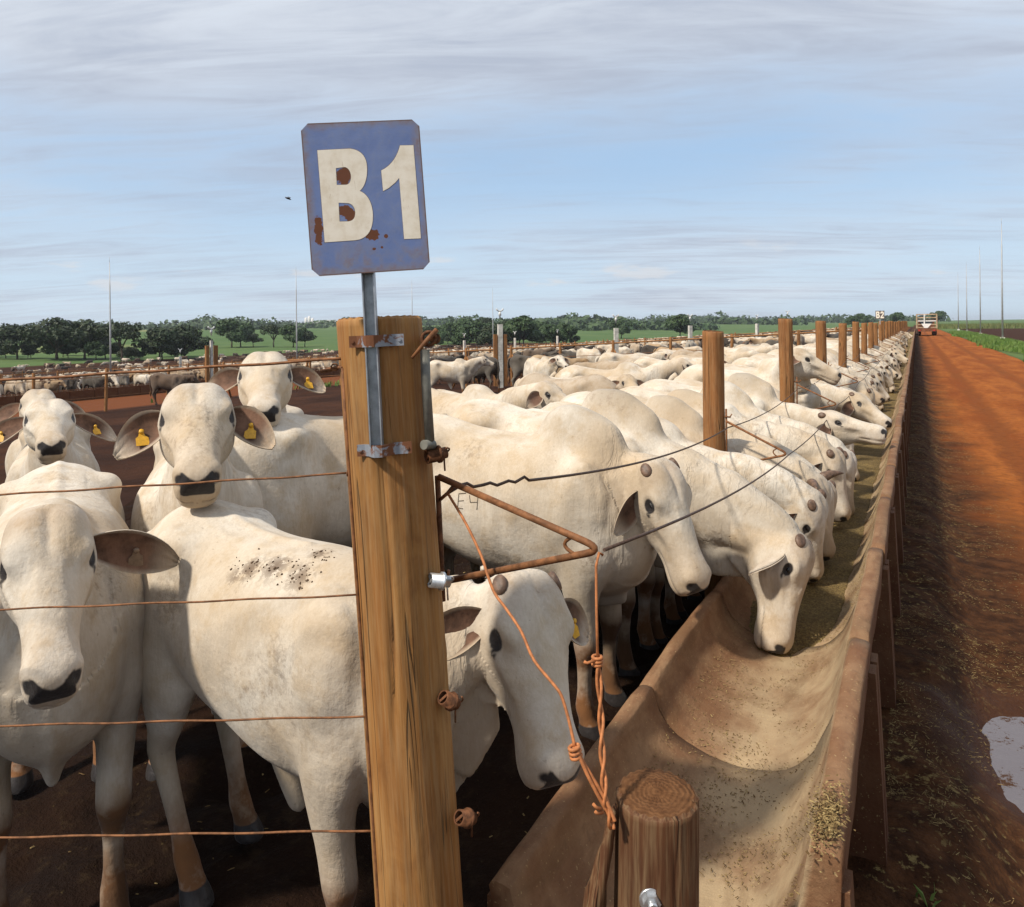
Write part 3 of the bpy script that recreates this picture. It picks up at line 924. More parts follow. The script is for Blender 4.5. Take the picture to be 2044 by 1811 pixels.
def road_material():
    m, nt, b = new_mat('red_road')
    geo = nt.node('ShaderNodeNewGeometry'); P = geo.outputs['Position']
    sep = nt.node('ShaderNodeSeparateXYZ', {0: P}); X = sep.outputs[0]; Y = sep.outputs[1]; Z = sep.outputs[2]
    n1 = nt.noise(nt.mapping(P, scale=(1.5, 0.28, 1)), 1.0, 5, 0.6); n2 = nt.noise(P, 9, 6, 0.68); n3 = nt.noise(P, 70, 3, 0.6)
    n0 = nt.noise(P, 0.9, 5, 0.62)
    col = nt.mix(nt.ramp(n1, 0.32, 0.68), (0.215, 0.056, 0.011), (0.34, 0.108, 0.022))
    col = nt.mix(nt.math('MULTIPLY', nt.ramp(n2, 0.42, 0.70), 0.6), col, (0.115, 0.034, 0.011))
    trk = nt.math('ADD', nt.math('MULTIPLY', nt.ramp(nt.math('ABSOLUTE', nt.math('SUBTRACT', nt.math('ADD', X, nt.math('MULTIPLY', nt.math('SUBTRACT', n0, 0.5), 0.5)), 1.25)), 0.30, 0.08), nt.ramp(n1, 0.30, 0.6)), nt.math('MULTIPLY', nt.ramp(nt.math('ABSOLUTE', nt.math('SUBTRACT', nt.math('ADD', X, nt.math('MULTIPLY', nt.math('SUBTRACT', n0, 0.5), 0.5)), 2.85)), 0.32, 0.08), nt.ramp(n1, 0.35, 0.62)), clamp=True)
    col = nt.mix(nt.math('MULTIPLY', trk, 0.55), col, (0.095, 0.027, 0.009))
    # dung and wet earth on the trough side
    edge = nt.math('ADD', X, nt.math('MULTIPLY', nt.math('SUBTRACT', n0, 0.5), 1.5))
    nearw = nt.ramp(Y, 14.0, 3.0, 0.0, 0.55)
    wet = nt.ramp(nt.math('SUBTRACT', edge, nearw), 0.95, 0.10)
    dung = nt.mix(nt.ramp(n2, 0.35, 0.68), (0.032, 0.013, 0.006), (0.085, 0.035, 0.014))
    col = nt.mix(wet, col, dung)
    straw = nt.math('MULTIPLY', nt.ramp(nt.noise(P, 24, 4, 0.7), 0.55, 0.66), nt.math('MULTIPLY', nt.ramp(nt.noise(P, 1.8, 3, 0.5), 0.44, 0.60), nt.ramp(X, 0.55, 0.15)))
    col = nt.mix(nt.math('MULTIPLY', straw, 0.75), col, (0.26, 0.19, 0.075))
    # mud round the puddle
    pud = nt.math('SQRT', nt.math('ADD', nt.math('POWER', nt.math('DIVIDE', nt.math('SUBTRACT', X, PUD[0]), PUD[2]*1.9), 2.0), nt.math('POWER', nt.math('DIVIDE', nt.math('SUBTRACT', Y, PUD[1]), PUD[3]*1.9), 2.0)))
    soak = nt.ramp(nt.math('ADD', pud, nt.math('MULTIPLY', nt.math('SUBTRACT', n0, 0.5), 0.9)), 1.25, 0.7)
    col = nt.mix(nt.math('MULTIPLY', soak, 0.85), col, (0.055, 0.022, 0.011))
    nt.put(b.inputs['Base Color'], col)
    nt.put(b.inputs['Roughness'], nt.math('SUBTRACT', 0.92, nt.math('MULTIPLY', soak, 0.42)))
    b.inputs['Specular IOR Level'].default_value = 0.08
    bump(nt, b, nt.math('ADD', n2, nt.math('MULTIPLY', n3, 0.35)), 0.9, 0.028)
    return m
M_ROAD = road_material()
ry = np.concatenate([np.arange(-3, 9, 0.05), np.arange(9, 24, 0.14), np.arange(24, 80, 0.8), np.arange(80, 420, 6)])
grid_mesh('feed_road', np.concatenate([np.arange(-0.95, 0.9, 0.045), np.arange(0.9, 4.75, 0.14)]), ry,
          lambda x, y: road_z(x, y)-0.12*sstep(4.45, 4.7, x+0.25*(fbm(x, y, 41, 3, 0.7)-0.5)), M_ROAD)
def water_material():
    m, nt, b = new_mat('puddle_water')
    P = nt.node('ShaderNodeNewGeometry').outputs['Position']
    n = nt.noise(P, 16, 3, 0.6)
    mud = nt.ramp(nt.math('ADD', nt.math('MULTIPLY', nt.noise(P, 7, 5, 0.7), 0.6), nt.math('MULTIPLY', nt.noise(P, 55, 4, 0.7), 0.4)), 0.53, 0.60)
    nt.put(b.inputs['Base Color'], nt.mix(mud, (0.085, 0.055, 0.045), (0.060, 0.028, 0.014)))
    nt.put(b.inputs['Roughness'], nt.math('ADD', 0.04, nt.math('MULTIPLY', mud, 0.75)))
    nt.put(b.inputs['Specular IOR Level'], nt.math('SUBTRACT', 1.0, nt.math('MULTIPLY', mud, 0.95)))
    b.inputs['IOR'].default_value = 1.95
    bump(nt, b, n, 0.12, 0.01)
    return m
mb = MB()
th = [2*math.pi*i/40 for i in range(40)]
mb.add([(PUD[0]+math.cos(t)*PUD[2]*1.5, PUD[1]+math.sin(t)*PUD[3]*1.5, -0.018) for t in th], [tuple(range(40))])
tag(mb.build('puddle', water_material()), kind='structure')

# ------------------------------------------------------------------ wood, rust, concrete
def wood_material(name, c1, c2, dark, scale=1.0, warp=1.0):
    m, nt, b = new_mat(name)
    tc = nt.node('ShaderNodeTexCoord'); oi = nt.node('ShaderNodeObjectInfo')
    off = nt.node('ShaderNodeCombineXYZ', {0: nt.math('MULTIPLY', oi.outputs['Random'], 13.0), 1: nt.math('MULTIPLY', oi.outputs['Random'], 31.0), 2: 0.0})
    p = nt.vmath('ADD', tc.outputs['Object'], off.outputs[0])
    grain = nt.noise(nt.mapping(p, scale=(34*scale, 34*scale, 1.5)), 1.0, 6, 0.65, 0.5*warp)
    broad = nt.noise(nt.mapping(p, scale=(5*scale, 5*scale, 0.9)), 1.0, 4, 0.6, 0.8*warp)
    fine = nt.noise(nt.mapping(p, scale=(150*scale, 150*scale, 7)), 1.0, 3, 0.6)
    col = nt.mix(nt.ramp(broad, 0.3, 0.7), c1, c2)
    col = nt.mix(nt.math('MULTIPLY', nt.ramp(grain, 0.48, 0.76), 0.45), col, dark)
    mot = nt.noise(nt.mapping(p, scale=(13*scale, 13*scale, 5.5), loc=(1, 5, 2)), 1.0, 5, 0.65, 0.6)
    col = nt.mix(nt.math('MULTIPLY', nt.ramp(mot, 0.46, 0.70), 0.55), col, tuple(a*0.55+b_*0.45 for a, b_ in zip(dark, c2)))
    crack = nt.ramp(nt.math('ABSOLUTE', nt.math('SUBTRACT', nt.noise(nt.mapping(p, scale=(17*scale, 17*scale, 0.55), loc=(4, 2, 1)), 1.0, 3, 0.5, 0.4*warp), 0.5)), 0.0105, 0.002)
    msk = nt.ramp(nt.noise(nt.mapping(p, scale=(9, 9, 1.4)), 1.0, 2, 0.5), 0.46, 0.56)
    crack = nt.math('MULTIPLY', crack, msk)
    col = nt.mix(nt.math('MULTIPLY', crack, 0.85), col, tuple(c*0.22 for c in dark))
    stain = nt.ramp(nt.noise(nt.mapping(p, scale=(6, 6, 2.2), loc=(9, 0, 0)), 1.0, 4, 0.6), 0.52, 0.72)
    col = nt.mix(nt.math('MULTIPLY', stain, 0.35), col, dark)
    col = nt.mix(nt.math('MULTIPLY', nt.ramp(fine, 0.35, 0.75), 0.22), col, (0.50, 0.36, 0.19))
    col = nt.mix(nt.math('MULTIPLY', nt.ramp(nt.noise(nt.mapping(p, scale=(60*scale, 60*scale, 2.2), loc=(2, 7, 3)), 1.0, 5, 0.7), 0.58, 0.66), 0.30), col, tuple(c*0.45 for c in dark))
    nt.put(b.inputs['Base Color'], col)
    b.inputs['Roughness'].default_value = 0.74
    b.inputs['Specular IOR Level'].default_value = 0.25
    h = nt.math('SUBTRACT', nt.math('ADD', nt.math('MULTIPLY', grain, 0.5), nt.math('MULTIPLY', fine, 0.25)), nt.math('MULTIPLY', crack, 1.6))
    bump(nt, b, h, 0.8, 0.005)
    return m
M_WOOD = wood_material('post_wood', (0.37, 0.185, 0.056), (0.27, 0.108, 0.028), (0.105, 0.040, 0.012))
M_WOOD2 = wood_material('weathered_wood', (0.120, 0.048, 0.019), (0.085, 0.032, 0.013), (0.030, 0.012, 0.006), 0.8, 1.6)
M_WOOD3 = wood_material('row_post_wood', (0.31, 0.135, 0.042), (0.225, 0.088, 0.027), (0.07, 0.027, 0.010))
M_RUST = simple_mat('rusted_iron', (0.135, 0.055, 0.024), 0.75, 0.25, 0.3, 0.5, 60, 0.002)
M_RUSTWIRE = simple_mat('rusty_wire', (0.19, 0.080, 0.032), 0.7, 0.1, 0.3, 0.4, 40)
M_ORWIRE = simple_mat('orange_wire', (0.42, 0.155, 0.055), 0.65, 0.0, 0.3, 0.3, 50, 0.001)
M_DARKWIRE = simple_mat('dark_cable', (0.085, 0.048, 0.032), 0.6, 0.2, 0.4, 0.3, 80)
M_STEEL = simple_mat('dull_steel', (0.40, 0.42, 0.45), 0.42, 0.55, 0.5, 0.22, 30)
M_PIPE = simple_mat('grey_pipe', (0.17, 0.165, 0.14), 0.55, 0.2, 0.5, 0.25, 30)
M_GALV = simple_mat('galvanised_bolt', (0.62, 0.63, 0.64), 0.35, 0.8, 0.5, 0.15, 60)
M_WHITEPOST = simple_mat('whitewash', (0.55, 0.52, 0.46), 0.8, 0, 0.3, 0.25, 6)

def concrete_material():
    m, nt, b = new_mat('trough_concrete')
    tc = nt.node('ShaderNodeTexCoord'); geo = nt.node('ShaderNodeNewGeometry')
    P = geo.outputs['Position']
    n1 = nt.noise(P, 3.2, 5, 0.62); n2 = nt.noise(P, 26, 6, 0.7); n3 = nt.noise(nt.mapping(P, scale=(22, 5, 9)), 1.0, 4, 0.6)
    col = nt.mix(nt.ramp(n1, 0.34, 0.66), (0.175, 0.082, 0.038), (0.27, 0.155, 0.080))
    col = nt.mix(nt.math('MULTIPLY', nt.ramp(n3, 0.44, 0.70), 0.72), col, (0.150, 0.066, 0.030))
    col = nt.mix(nt.math('MULTIPLY', nt.ramp(n2, 0.52, 0.74), 0.60), col, (0.11, 0.055, 0.028))
    # outer faces carry red splash from the ground
    sep = nt.node('ShaderNodeSeparateXYZ', {0: P})
    spl = nt.ramp(nt.math('ADD', sep.outputs[2], nt.math('MULTIPLY', nt.math('SUBTRACT', n1, 0.5), 0.5)), 0.62, 0.20)
    att = nt.node('ShaderNodeAttribute', attribute_name='outer').outputs['Fac']
    col = nt.mix(nt.math('MULTIPLY', att, nt.math('ADD', 0.62, nt.math('MULTIPLY', spl, 0.36))), col, (0.085, 0.030, 0.012))
    # worn inside: floor polished pale; sunlit right wall and shaded left painted in too
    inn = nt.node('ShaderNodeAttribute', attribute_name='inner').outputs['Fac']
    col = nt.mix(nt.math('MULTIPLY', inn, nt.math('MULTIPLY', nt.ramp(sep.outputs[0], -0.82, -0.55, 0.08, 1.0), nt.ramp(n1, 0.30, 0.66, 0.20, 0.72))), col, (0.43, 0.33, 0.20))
    stain = nt.ramp(nt.noise(nt.mapping(P, scale=(3.5, 1.6, 6), loc=(3, 1, 0)), 1.0, 6, 0.7, 0.8), 0.50, 0.66)
    col = nt.mix(nt.math('MULTIPLY', stain, 0.45), col, (0.135, 0.075, 0.035))
    grit = nt.ramp(nt.noise(P, 120, 2, 0.5), 0.66, 0.74)
    col = nt.mix(nt.math('MULTIPLY', grit, 0.5), col, (0.50, 0.38, 0.18))
    nt.put(b.inputs['Base Color'], col)
    b.inputs['Roughness'].default_value = 0.78
    b.inputs['Specular IOR Level'].default_value = 0.25
    bump(nt, b, nt.math('ADD', nt.math('MULTIPLY', n2, 0.6), nt.math('MULTIPLY', n3, 0.5)), 0.8, 0.010)
    return m
M_CONC = concrete_material()

# ------------------------------------------------------------------ the feed trough, section by section
INNER = catmull([(-0.905, 0.548), (-0.878, 0.47), (-0.81, 0.395), (-0.69, 0.348), (-0.55, 0.335), (-0.42, 0.365), (-0.325, 0.46), (-0.262, 0.60), (-0.228, 0.74), (-0.212, 0.855)], 3)
OUTER = [(-0.145, 0.862), (-0.150, 0.74), (-0.195, 0.58), (-0.265, 0.42), (-0.36, 0.30), (-0.54, 0.265), (-0.72, 0.285), (-0.86, 0.35), (-0.945, 0.45), (-0.965, 0.54)]
SEG = 1.16; Y0 = 1.62
def trough_shell(seed):
    rng = np.random.RandomState(seed)
    prof = [tuple(p) for p in INNER]
    rimR = [(-0.204, 0.872), (-0.190, 0.878), (-0.166, 0.877), (-0.151, 0.871)]
    rimL = [(-0.958, 0.552), (-0.945, 0.558), (-0.925, 0.558), (-0.911, 0.554)]
    loop = prof+rimR+OUTER+rimL
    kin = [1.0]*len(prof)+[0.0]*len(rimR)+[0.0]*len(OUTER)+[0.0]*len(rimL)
    kout = [0.0]*len(prof)+[0.0]*len(rimR)+[1.0]*len(OUTER)+[0.0]*len(rimL)
    ny = 13; n = len(loop); V = []; ki = []; ko = []
    wob = rng.rand(8)*6
    for j in range(ny):
        y = 0.0025+(SEG-0.005)*j/(ny-1)
        e = min(j, ny-1-j)
        chip = 0.006 if e == 0 else 0.0
        for i, (x, z) in enumerate(loop):
            dz = 0.0035*math.sin(y*5+wob[0]+x*4)+0.002*math.sin(y*13+wob[1]+i)
            dx = 0.003*math.sin(y*4+wob[2]+z*5)+0.0015*math.sin(y*17+wob[3]+i*2)
            zz = z+dz-(chip if z > 0.5 and i >= len(prof) else 0)+(chip*0.9 if i < len(prof) and z < 0.5 else 0)*-1
            V.append((x+dx, y, zz)); ki.append(kin[i]); ko.append(kout[i])
    F = []
    for j in range(ny-1):
        for i in range(n):
            F.append((j*n+i, (j+1)*n+i, (j+1)*n+(i+1) % n, j*n+(i+1) % n))
    F.append(tuple(range(n))); F.append(tuple((ny-1)*n+i for i in range(n-1, -1, -1)))
    me = bpy.data.meshes.new('shell'); me.from_pydata(V, [], F)
    sm = [True]*(len(F)-2)+[False, False]
    me.polygons.foreach_set('use_smooth', sm)
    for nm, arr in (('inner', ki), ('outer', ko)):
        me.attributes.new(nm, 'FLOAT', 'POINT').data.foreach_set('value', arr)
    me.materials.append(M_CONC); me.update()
    return me
def trough_leg():
    under = [(-0.148, 0.80), (-0.193, 0.575), (-0.262, 0.415), (-0.358, 0.297), (-0.54, 0.262), (-0.72, 0.282), (-0.862, 0.347), (-0.947, 0.447), (-0.962, 0.50)]
    loop = [(-0.128, 0.80), (-0.110, 0.40), (-0.085, -0.22), (-0.985, -0.22), (-0.975, 0.50)]+under[::-1]
    n = len(loop); t = 0.075
    V = [(x, 0.0, z) for x, z in loop]+[(x, t, z) for x, z in loop]
    F = [tuple(range(n)), tuple(range(2*n-1, n-1, -1))]+[(i, n+i, n+(i+1) % n, (i+1) % n) for i in range(n)]
    me = bpy.data.meshes.new('support_leg'); me.from_pydata(V, [], F)
    me.attributes.new('outer', 'FLOAT', 'POINT').data.foreach_set('value', [1.0]*len(V))
    me.materials.append(M_CONC); me.update()
    return me
ORD = 'first second third fourth fifth sixth seventh eighth ninth tenth eleventh twelfth thirteenth fourteenth fifteenth'.split()
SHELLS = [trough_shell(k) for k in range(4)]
LEG_ME = trough_leg()
rnd = random.Random(5)
def trough_section(loc, rz, seg, label, group, k):
    t = empty('trough_section', loc, rz, label, 'feed trough', group)
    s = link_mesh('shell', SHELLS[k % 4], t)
    s.rotation_euler = (rnd.uniform(-.002, .002), 0, rnd.uniform(-.002, .002)); s.location = (rnd.uniform(-.003, .003), 0, rnd.uniform(-.002, .002))
    for y in (0.012, SEG-0.085):
        l = link_mesh('support_leg', LEG_ME, t); l.location = (0, y, 0)
    return t
NSEG = 105
for k in range(NSEG):
    lab = {0: 'nearest section of the brown concrete feed trough, its cut end facing the camera', 1: 'second concrete trough section, empty and pale inside behind the short stump',
           2: 'third concrete trough section, where the feed begins under the nearest lowered muzzle'}.get(k, 'concrete trough section, the %s counted from the cut near end' % ORD[k] if k < 15 else 'section of the long concrete feed trough in front of the feeding white cattle')
    trough_section((0, Y0+k*SEG, 0), 0, k, lab, 'sections of the long feed trough', k)

# feed lying in the trough
def feed_material():
    m, nt, b = new_mat('feed')
    geo = nt.node('ShaderNodeNewGeometry'); P = geo.outputs['Position']
    n1 = nt.noise(P, 5, 4, 0.6); n2 = nt.noise(nt.mapping(P, scale=(90, 55, 70)), 1.0, 4, 0.7); n3 = nt.noise(nt.mapping(P, scale=(50, 130, 60), rot=(0, 0, 0.6)), 1.0, 3, 0.7)
    col = nt.mix(nt.ramp(n2, 0.34, 0.68), (0.105, 0.062, 0.018), (0.30, 0.205, 0.062))
    col = nt.mix(nt.math('MULTIPLY', nt.ramp(n3, 0.57, 0.68), 0.75), col, (0.46, 0.36, 0.135))
    col = nt.mix(nt.math('MULTIPLY', nt.ramp(n1, 0.4, 0.68), 0.5), col, (0.085, 0.058, 0.018))
    nt.put(b.inputs['Base Color'], col)
    b.inputs['Roughness'].default_value = 0.85
    bump(nt, b, nt.math('ADD', n2, n3), 1.0, 0.015)
    return m
M_FEED = feed_material()
def straw_material():
    m, nt, b = new_mat('straw')
    geo = nt.node('ShaderNodeNewGeometry')
    r1 = geo.outputs['Random Per Island']
    nt.put(b.inputs['Base Color'], nt.mix(nt.math('POWER', r1, 1.6), (0.10, 0.058, 0.022), (0.34, 0.245, 0.105)))
    b.inputs['Roughness'].default_value = 0.85; b.inputs['Specular IOR Level'].default_value = 0.2
    return m
M_STRAW = straw_material()
xi = INNER[:, 0]; zi = INNER[:, 1]
def trough_floor(x): return np.interp(x, xi, zi)
def build_feed():
    us = np.concatenate([np.linspace(-0.87, -0.70, 16), np.linspace(-0.69, -0.46, 14), np.linspace(-0.45, -0.24, 34)])
    ys = np.concatenate([np.arange(3.35, 12, 0.04), np.arange(12, 34, 0.12), np.arange(30, Y0+NSEG*SEG, 1.2)])
    U, Y = np.meshgrid(us, ys, indexing='ij')
    fl = trough_floor(U)
    lvl = 0.385+0.035*sstep(3.4, 6.0, Y)+0.05*(fbm(U, Y, 51, 3, 2.2)-0.5)+0.020*(fbm(U, Y, 52, 3, 11)-0.5)
    lvl = lvl-0.10*sstep(4.25, 3.40, Y+0.25*(fbm(U, Y, 53, 2, 4)-0.5))
    Z = np.where(lvl > fl, lvl, fl-0.02)
    V = np.stack([U, Y, Z], -1).reshape(-1, 3); nx, ny = U.shape
    i, j = np.meshgrid(np.arange(nx-1), np.arange(ny-1), indexing='ij'); q = (i*ny+j).ravel()
    F = np.stack([q, q+ny, q+ny+1, q+1], -1)
    me = bpy.data.meshes.new('feed'); me.from_pydata(V.tolist(), [], F.tolist())
    me.polygons.foreach_set('use_smooth', [True]*len(me.polygons)); me.materials.append(M_FEED)
    tag(link_mesh('feed', me), 'coarse yellow brown chopped feed spread along the trough floor', 'cattle feed', kind='stuff')
build_feed()

def bits(name, pts, lmin, lmax, w, mat, seed, label, cat, lift=0.35):
    """many short stalks lying loose: one object of stuff"""
    rng = np.random.RandomState(seed); n = len(pts)
    a = rng.rand(n)*2*np.pi; L = lmin+(lmax-lmin)*rng.rand(n)**2; tl = (rng.rand(n)-0.3)*lift
    d = np.stack([np.cos(a)*np.cos(tl), np.sin(a)*np.cos(tl), np.sin(tl)], -1)*L[:, None]/2
    sd = np.stack([-np.sin(a), np.cos(a), rng.rand(n)*0.8-0.4], -1)*(w*(0.6+0.8*rng.rand(n)))[:, None]/2
    p = np.asarray(pts)+np.stack([np.zeros(n), np.zeros(n), np.abs(d[:, 2])+0.003], -1)
    up = np.array([0, 0, 1.0])*w*0.5
    V = np.stack([p-d-sd, p-d+sd, p+d+sd*0.7, p+d-sd*0.7, p+up], 1).reshape(-1, 3)
    b = np.arange(n)*5
    F = np.concatenate([np.stack([b, b+1, b+4], -1), np.stack([b+1, b+2, b+4], -1), np.stack([b+2, b+3, b+4], -1), np.stack([b+3, b, b+4], -1)])
    me = bpy.data.meshes.new(name); me.from_pydata(V.tolist(), [], F.tolist()); me.materials.append(mat)
    return tag(link_mesh(name, me), label, cat, kind='stuff')

rng = np.random.RandomState(11)
def scatter_verge(n, ymax):
    out = []
    while len(out) < n:
        y = 1.2+(ymax-1.2)*rng.rand()**1.7; x = -0.12+0.85*rng.rand()**1.6
        c = float(fbm(np.array(x), np.array(y), 61, 3, 1.9))
        if c > 0.42+0.25*x*rng.rand(): out.append((x, y))
    a = np.array(out)
    return np.column_stack([a, road_z(a[:, 0], a[:, 1])])
bits('straw', scatter_verge(24000, 24), 0.004, 0.030, 0.0024, M_STRAW, 1, 'trampled straw and chaff strewn under the outer trough wall', 'straw')
n = 1500
px_ = np.column_stack([rng.uniform(0.4, 4.2, n), 2.0+26*rng.rand(n)**1.5]); 
bits('loose_straw', np.column_stack([px_, road_z(px_[:, 0], px_[:, 1])]), 0.01, 0.05, 0.003, M_STRAW, 2, 'stray stalks of straw lying on the red road', 'straw')
n = 15000
u = rng.uniform(-0.84, -0.25, n); yy = 1.66+rng.rand(n)**1.35*9
lv = np.maximum(trough_floor(u), np.where(yy > 3.9, 0.40, 0))
keep = (yy > 3.8) | (fbm(u, yy, 81, 4, 5.0) > 0.40+0.22*rng.rand(n))
bits('feed_bits', np.column_stack([u, yy, lv])[keep], 0.003, 0.014, 0.003, M_STRAW, 3, 'loose stalks and grains of feed scattered over the trough', 'cattle feed', 0.6)
# chaff heaped on the outer rim's near end
n = 900
u = -0.178+0.016*rng.randn(n); yy = Y0+0.11+0.055*rng.randn(n); u = u+0.006*rng.randn(n)
bits('rim_chaff', np.column_stack([u, yy, 0.878+0.012*rng.rand(n)]), 0.003, 0.012, 0.004, M_STRAW, 4, 'pale chaff caked on the near end of the outer trough rim', 'cattle feed', 0.8)
n = 900
u = rng.uniform(-7, -1.0, n); yy = rng.uniform(0.3, 8, n)
bits('pen_litter', np.column_stack([u, yy, mud_z(u, yy)]), 0.01, 0.05, 0.006, M_STRAW, 5, 'specks of straw trodden into the dark pen mud', 'straw')
# ------------------------------------------------------------------ posts
def end_material():
    m, nt, b = new_mat('end_grain')
    P = nt.node('ShaderNodeTexCoord').outputs['Object']
    sep = nt.node('ShaderNodeSeparateXYZ', {0: P})
    flat = nt.node('ShaderNodeCombineXYZ', {0: sep.outputs[0], 1: sep.outputs[1], 2: 0.0})
    rr = nt.vmath('LENGTH', flat); rr = rr.node.outputs['Value']
    rings_ = nt.math('SINE', nt.math('MULTIPLY', nt.math('ADD', rr, nt.math('MULTIPLY', nt.noise(flat, 22, 3, 0.5), 0.022)), 620.0))
    n = nt.noise(flat, 40, 4, 0.65)
    col = nt.mix(nt.ramp(n, 0.3, 0.7), (0.165, 0.078, 0.034), (0.095, 0.042, 0.018))
    col = nt.mix(nt.math('MULTIPLY', nt.ramp(rings_, -0.2, 0.9), 0.35), col, (0.060, 0.025, 0.011))
    nt.put(b.inputs['Base Color'], col); b.inputs['Roughness'].default_value = 0.85; b.inputs['Specular IOR Level'].default_value = 0.1
    bump(nt, b, nt.math('ADD', rings_, n), 0.4, 0.0015)
    return m
M_END = end_material()
def post_mesh(name, base, top, r0, r1, seed, nr=48, nz=70, cracks=5, mat=None, knots=2, cut=0.0):
    """round timber with drying cracks, knots and a sawn top; local z runs along the post"""
    rng = np.random.RandomState(seed)
    L = (Vector(top)-Vector(base)).length
    th = np.arange(nr)*2*np.pi/nr
    zs = np.linspace(0, L, nz)
    T, Zz = np.meshgrid(th, zs)
    k = Zz/L
    rad = r0+(r1-r0)*k
    ph = rng.rand(6)*6.28
    rad = rad*(1+0.020*np.sin(2*T+ph[0]+Zz*0.7)+0.012*np.sin(3*T+ph[1]-Zz*1.3)+0.010*np.sin(Zz*4+ph[2]+T))
    rad += 0.0012*np.sin(T*17+ph[3]+2*np.sin(Zz*2.0+ph[4]))
    for c in range(cracks):
        a0 = rng.rand()*6.28; z0 = rng.uniform(0.1, 0.9)*L; ln = rng.uniform(0.25, 0.55)*L
        aa = a0+0.10*np.sin(Zz*2.2+c)+0.05*np.sin(Zz*7+c)
        dd = np.angle(np.exp(1j*(T-aa)))
        rad -= rng.uniform(0.004, 0.010)*np.exp(-(dd/(2*np.pi/nr*0.75))**2)*sstep(ln, ln*0.6, np.abs(Zz-z0))
    for c in range(knots):
        a0 = rng.rand()*6.28; z0 = rng.uniform(0.3, 0.95)*L
        dd = np.angle(np.exp(1j*(T-a0)))*r0
        g = ((dd)**2+((Zz-z0)*0.7)**2)/(r0*0.25)**2
        rad += r0*0.07*np.exp(-g)-r0*0.10*np.exp(-g*9)
    X = np.cos(T)*rad; Y = np.sin(T)*rad; Z = Zz+cut*np.cos(T+ph[5])*k**8*r0
    V = np.stack([X, Y, Z], -1).reshape(-1, 3).tolist()
    F = []
    for j in range(nz-1):
        for i in range(nr):
            F.append((j*nr+i, j*nr+(i+1) % nr, (j+1)*nr+(i+1) % nr, (j+1)*nr+i))
    sm = [True]*len(F); nf_side = len(F)+nr
    # top: bevel ring, two rings of end grain, centre
    b = len(V); last = (nz-1)*nr
    for kk, dz in ((0.93, 0.006), (0.6, 0.0065), (0.3, 0.007)):
        for i in range(nr):
            x, y, z = V[last+i]; V.append((x*kk, y*kk, z+dz+0.0022*math.sin(i*1.7+kk*9)))
    rings_ = [last, b, b+nr, b+2*nr]
    for a_, c_ in zip(rings_[:-1], rings_[1:]):
        for i in range(nr): F.append((a_+i, a_+(i+1) % nr, c_+(i+1) % nr, c_+i)); sm.append(a_ != last)
    V.append((0, 0, L+0.007)); c0 = len(V)-1
    for i in range(nr): F.append((b+2*nr+i, b+2*nr+(i+1) % nr, c0)); sm.append(True)
    F.append(tuple(range(nr-1, -1, -1))); sm.append(False)
    me = bpy.data.meshes.new(name); me.from_pydata(V, [], F)
    me.polygons.foreach_set('use_smooth', sm)
    if mat:
        me.materials.append(mat); me.materials.append(M_END)
        me.polygons.foreach_set('material_index', [0]*nf_side+[1]*(len(F)-nf_side-1)+[0])
    me.update()
    return me

def place_axis(o, base, top):
    z = (Vector(top)-Vector(base)).normalized()
    o.location = base
    o.rotation_euler = z.to_track_quat('Z', 'Y').to_euler()

def localize(o, pts):
    bpy.context.view_layer.update()
    mi = (Matrix.Translation(o.location) @ o.rotation_euler.to_matrix().to_4x4()).inverted()
    return [mi @ Vector(p) for p in pts]

POST_X = -1.15
# --- the big sign post
top = at_px(758, 640, 1.83); low = at_px(838, 1811, 1.80)
dirp = (low-top).normalized(); base = low+dirp*((low.z+0.25)/-dirp.z) if dirp.z < 0 else low
post = link_mesh('wooden_post', post_mesh('wooden_post', base, top, 0.106, 0.104, 4, 96, 150, 9, M_WOOD, 3, 0.02))
place_axis(post, base, top)
tag(post, 'thick leaning wooden post carrying the blue B1 sign', 'post')

def on_post(px, py, d):
    return at_px(px, py, d)

def ratchet(P, axis, r=0.017, ln=0.05, bright=False, tail=True):
    """small wire strainer: open drum, slotted spindle and ratchet plate"""
    P = Vector(P); ax = Vector(axis).normalized()
    a = ax.orthogonal().normalized(); b_ = ax.cross(a)
    mb = MB(); n = 16
    def rg(off, rr): return [P+ax*off+(a*math.cos(i*2*math.pi/n)+b_*math.sin(i*2*math.pi/n))*rr for i in range(n)]
    mb.rings([rg(0, r*0.78), rg(0, r), rg(ln*0.55, r), rg(ln*0.55, r*1.25), rg(ln*0.68, r*1.25), rg(ln*0.68, r*0.8), rg(ln, r*0.8), rg(ln, r*0.1)], False)
    mb.rings([rg(ln*0.5, r*0.76), rg(0, r*0.78)], False)
    mb.box(P+ax*0.004, (0.003, r*1.5, 0.006), Matrix((ax, a, b_)).transposed())
    lp = [P+ax*ln*0.85+a*r*0.6+(a*math.cos(t)+ax*math.sin(t))*r*0.75 for t in np.linspace(0, 5.2, 12)]
    mb.tube(lp, 0.0022, 6)
    if tail:
        mb.tube([P+ax*ln*0.9, P+ax*ln*0.9-Vector((0, 0, r*1.3)), P+ax*ln*1.0-Vector((0.004, 0, r*2.6))], 0.0022, 6)
    return mb
bpy.context.view_layer.update()
inv = (Matrix.Translation(post.location) @ post.rotation_euler.to_matrix().to_4x4()).inverted()
def post_part(mb, name, mat):
    mb.v = [tuple(inv @ Vector(q)) for q in mb.v]
    return mb.build(name, mat, post)
toward = (Vector((0, 0, CAM_H-0.5))-top).normalized()
Fv = Vector((-math.sin(YAW), math.cos(YAW), 0)); Rv = Vector((math.cos(YAW), math.sin(YAW), 0)); Uv = Vector((0, 0, 1))
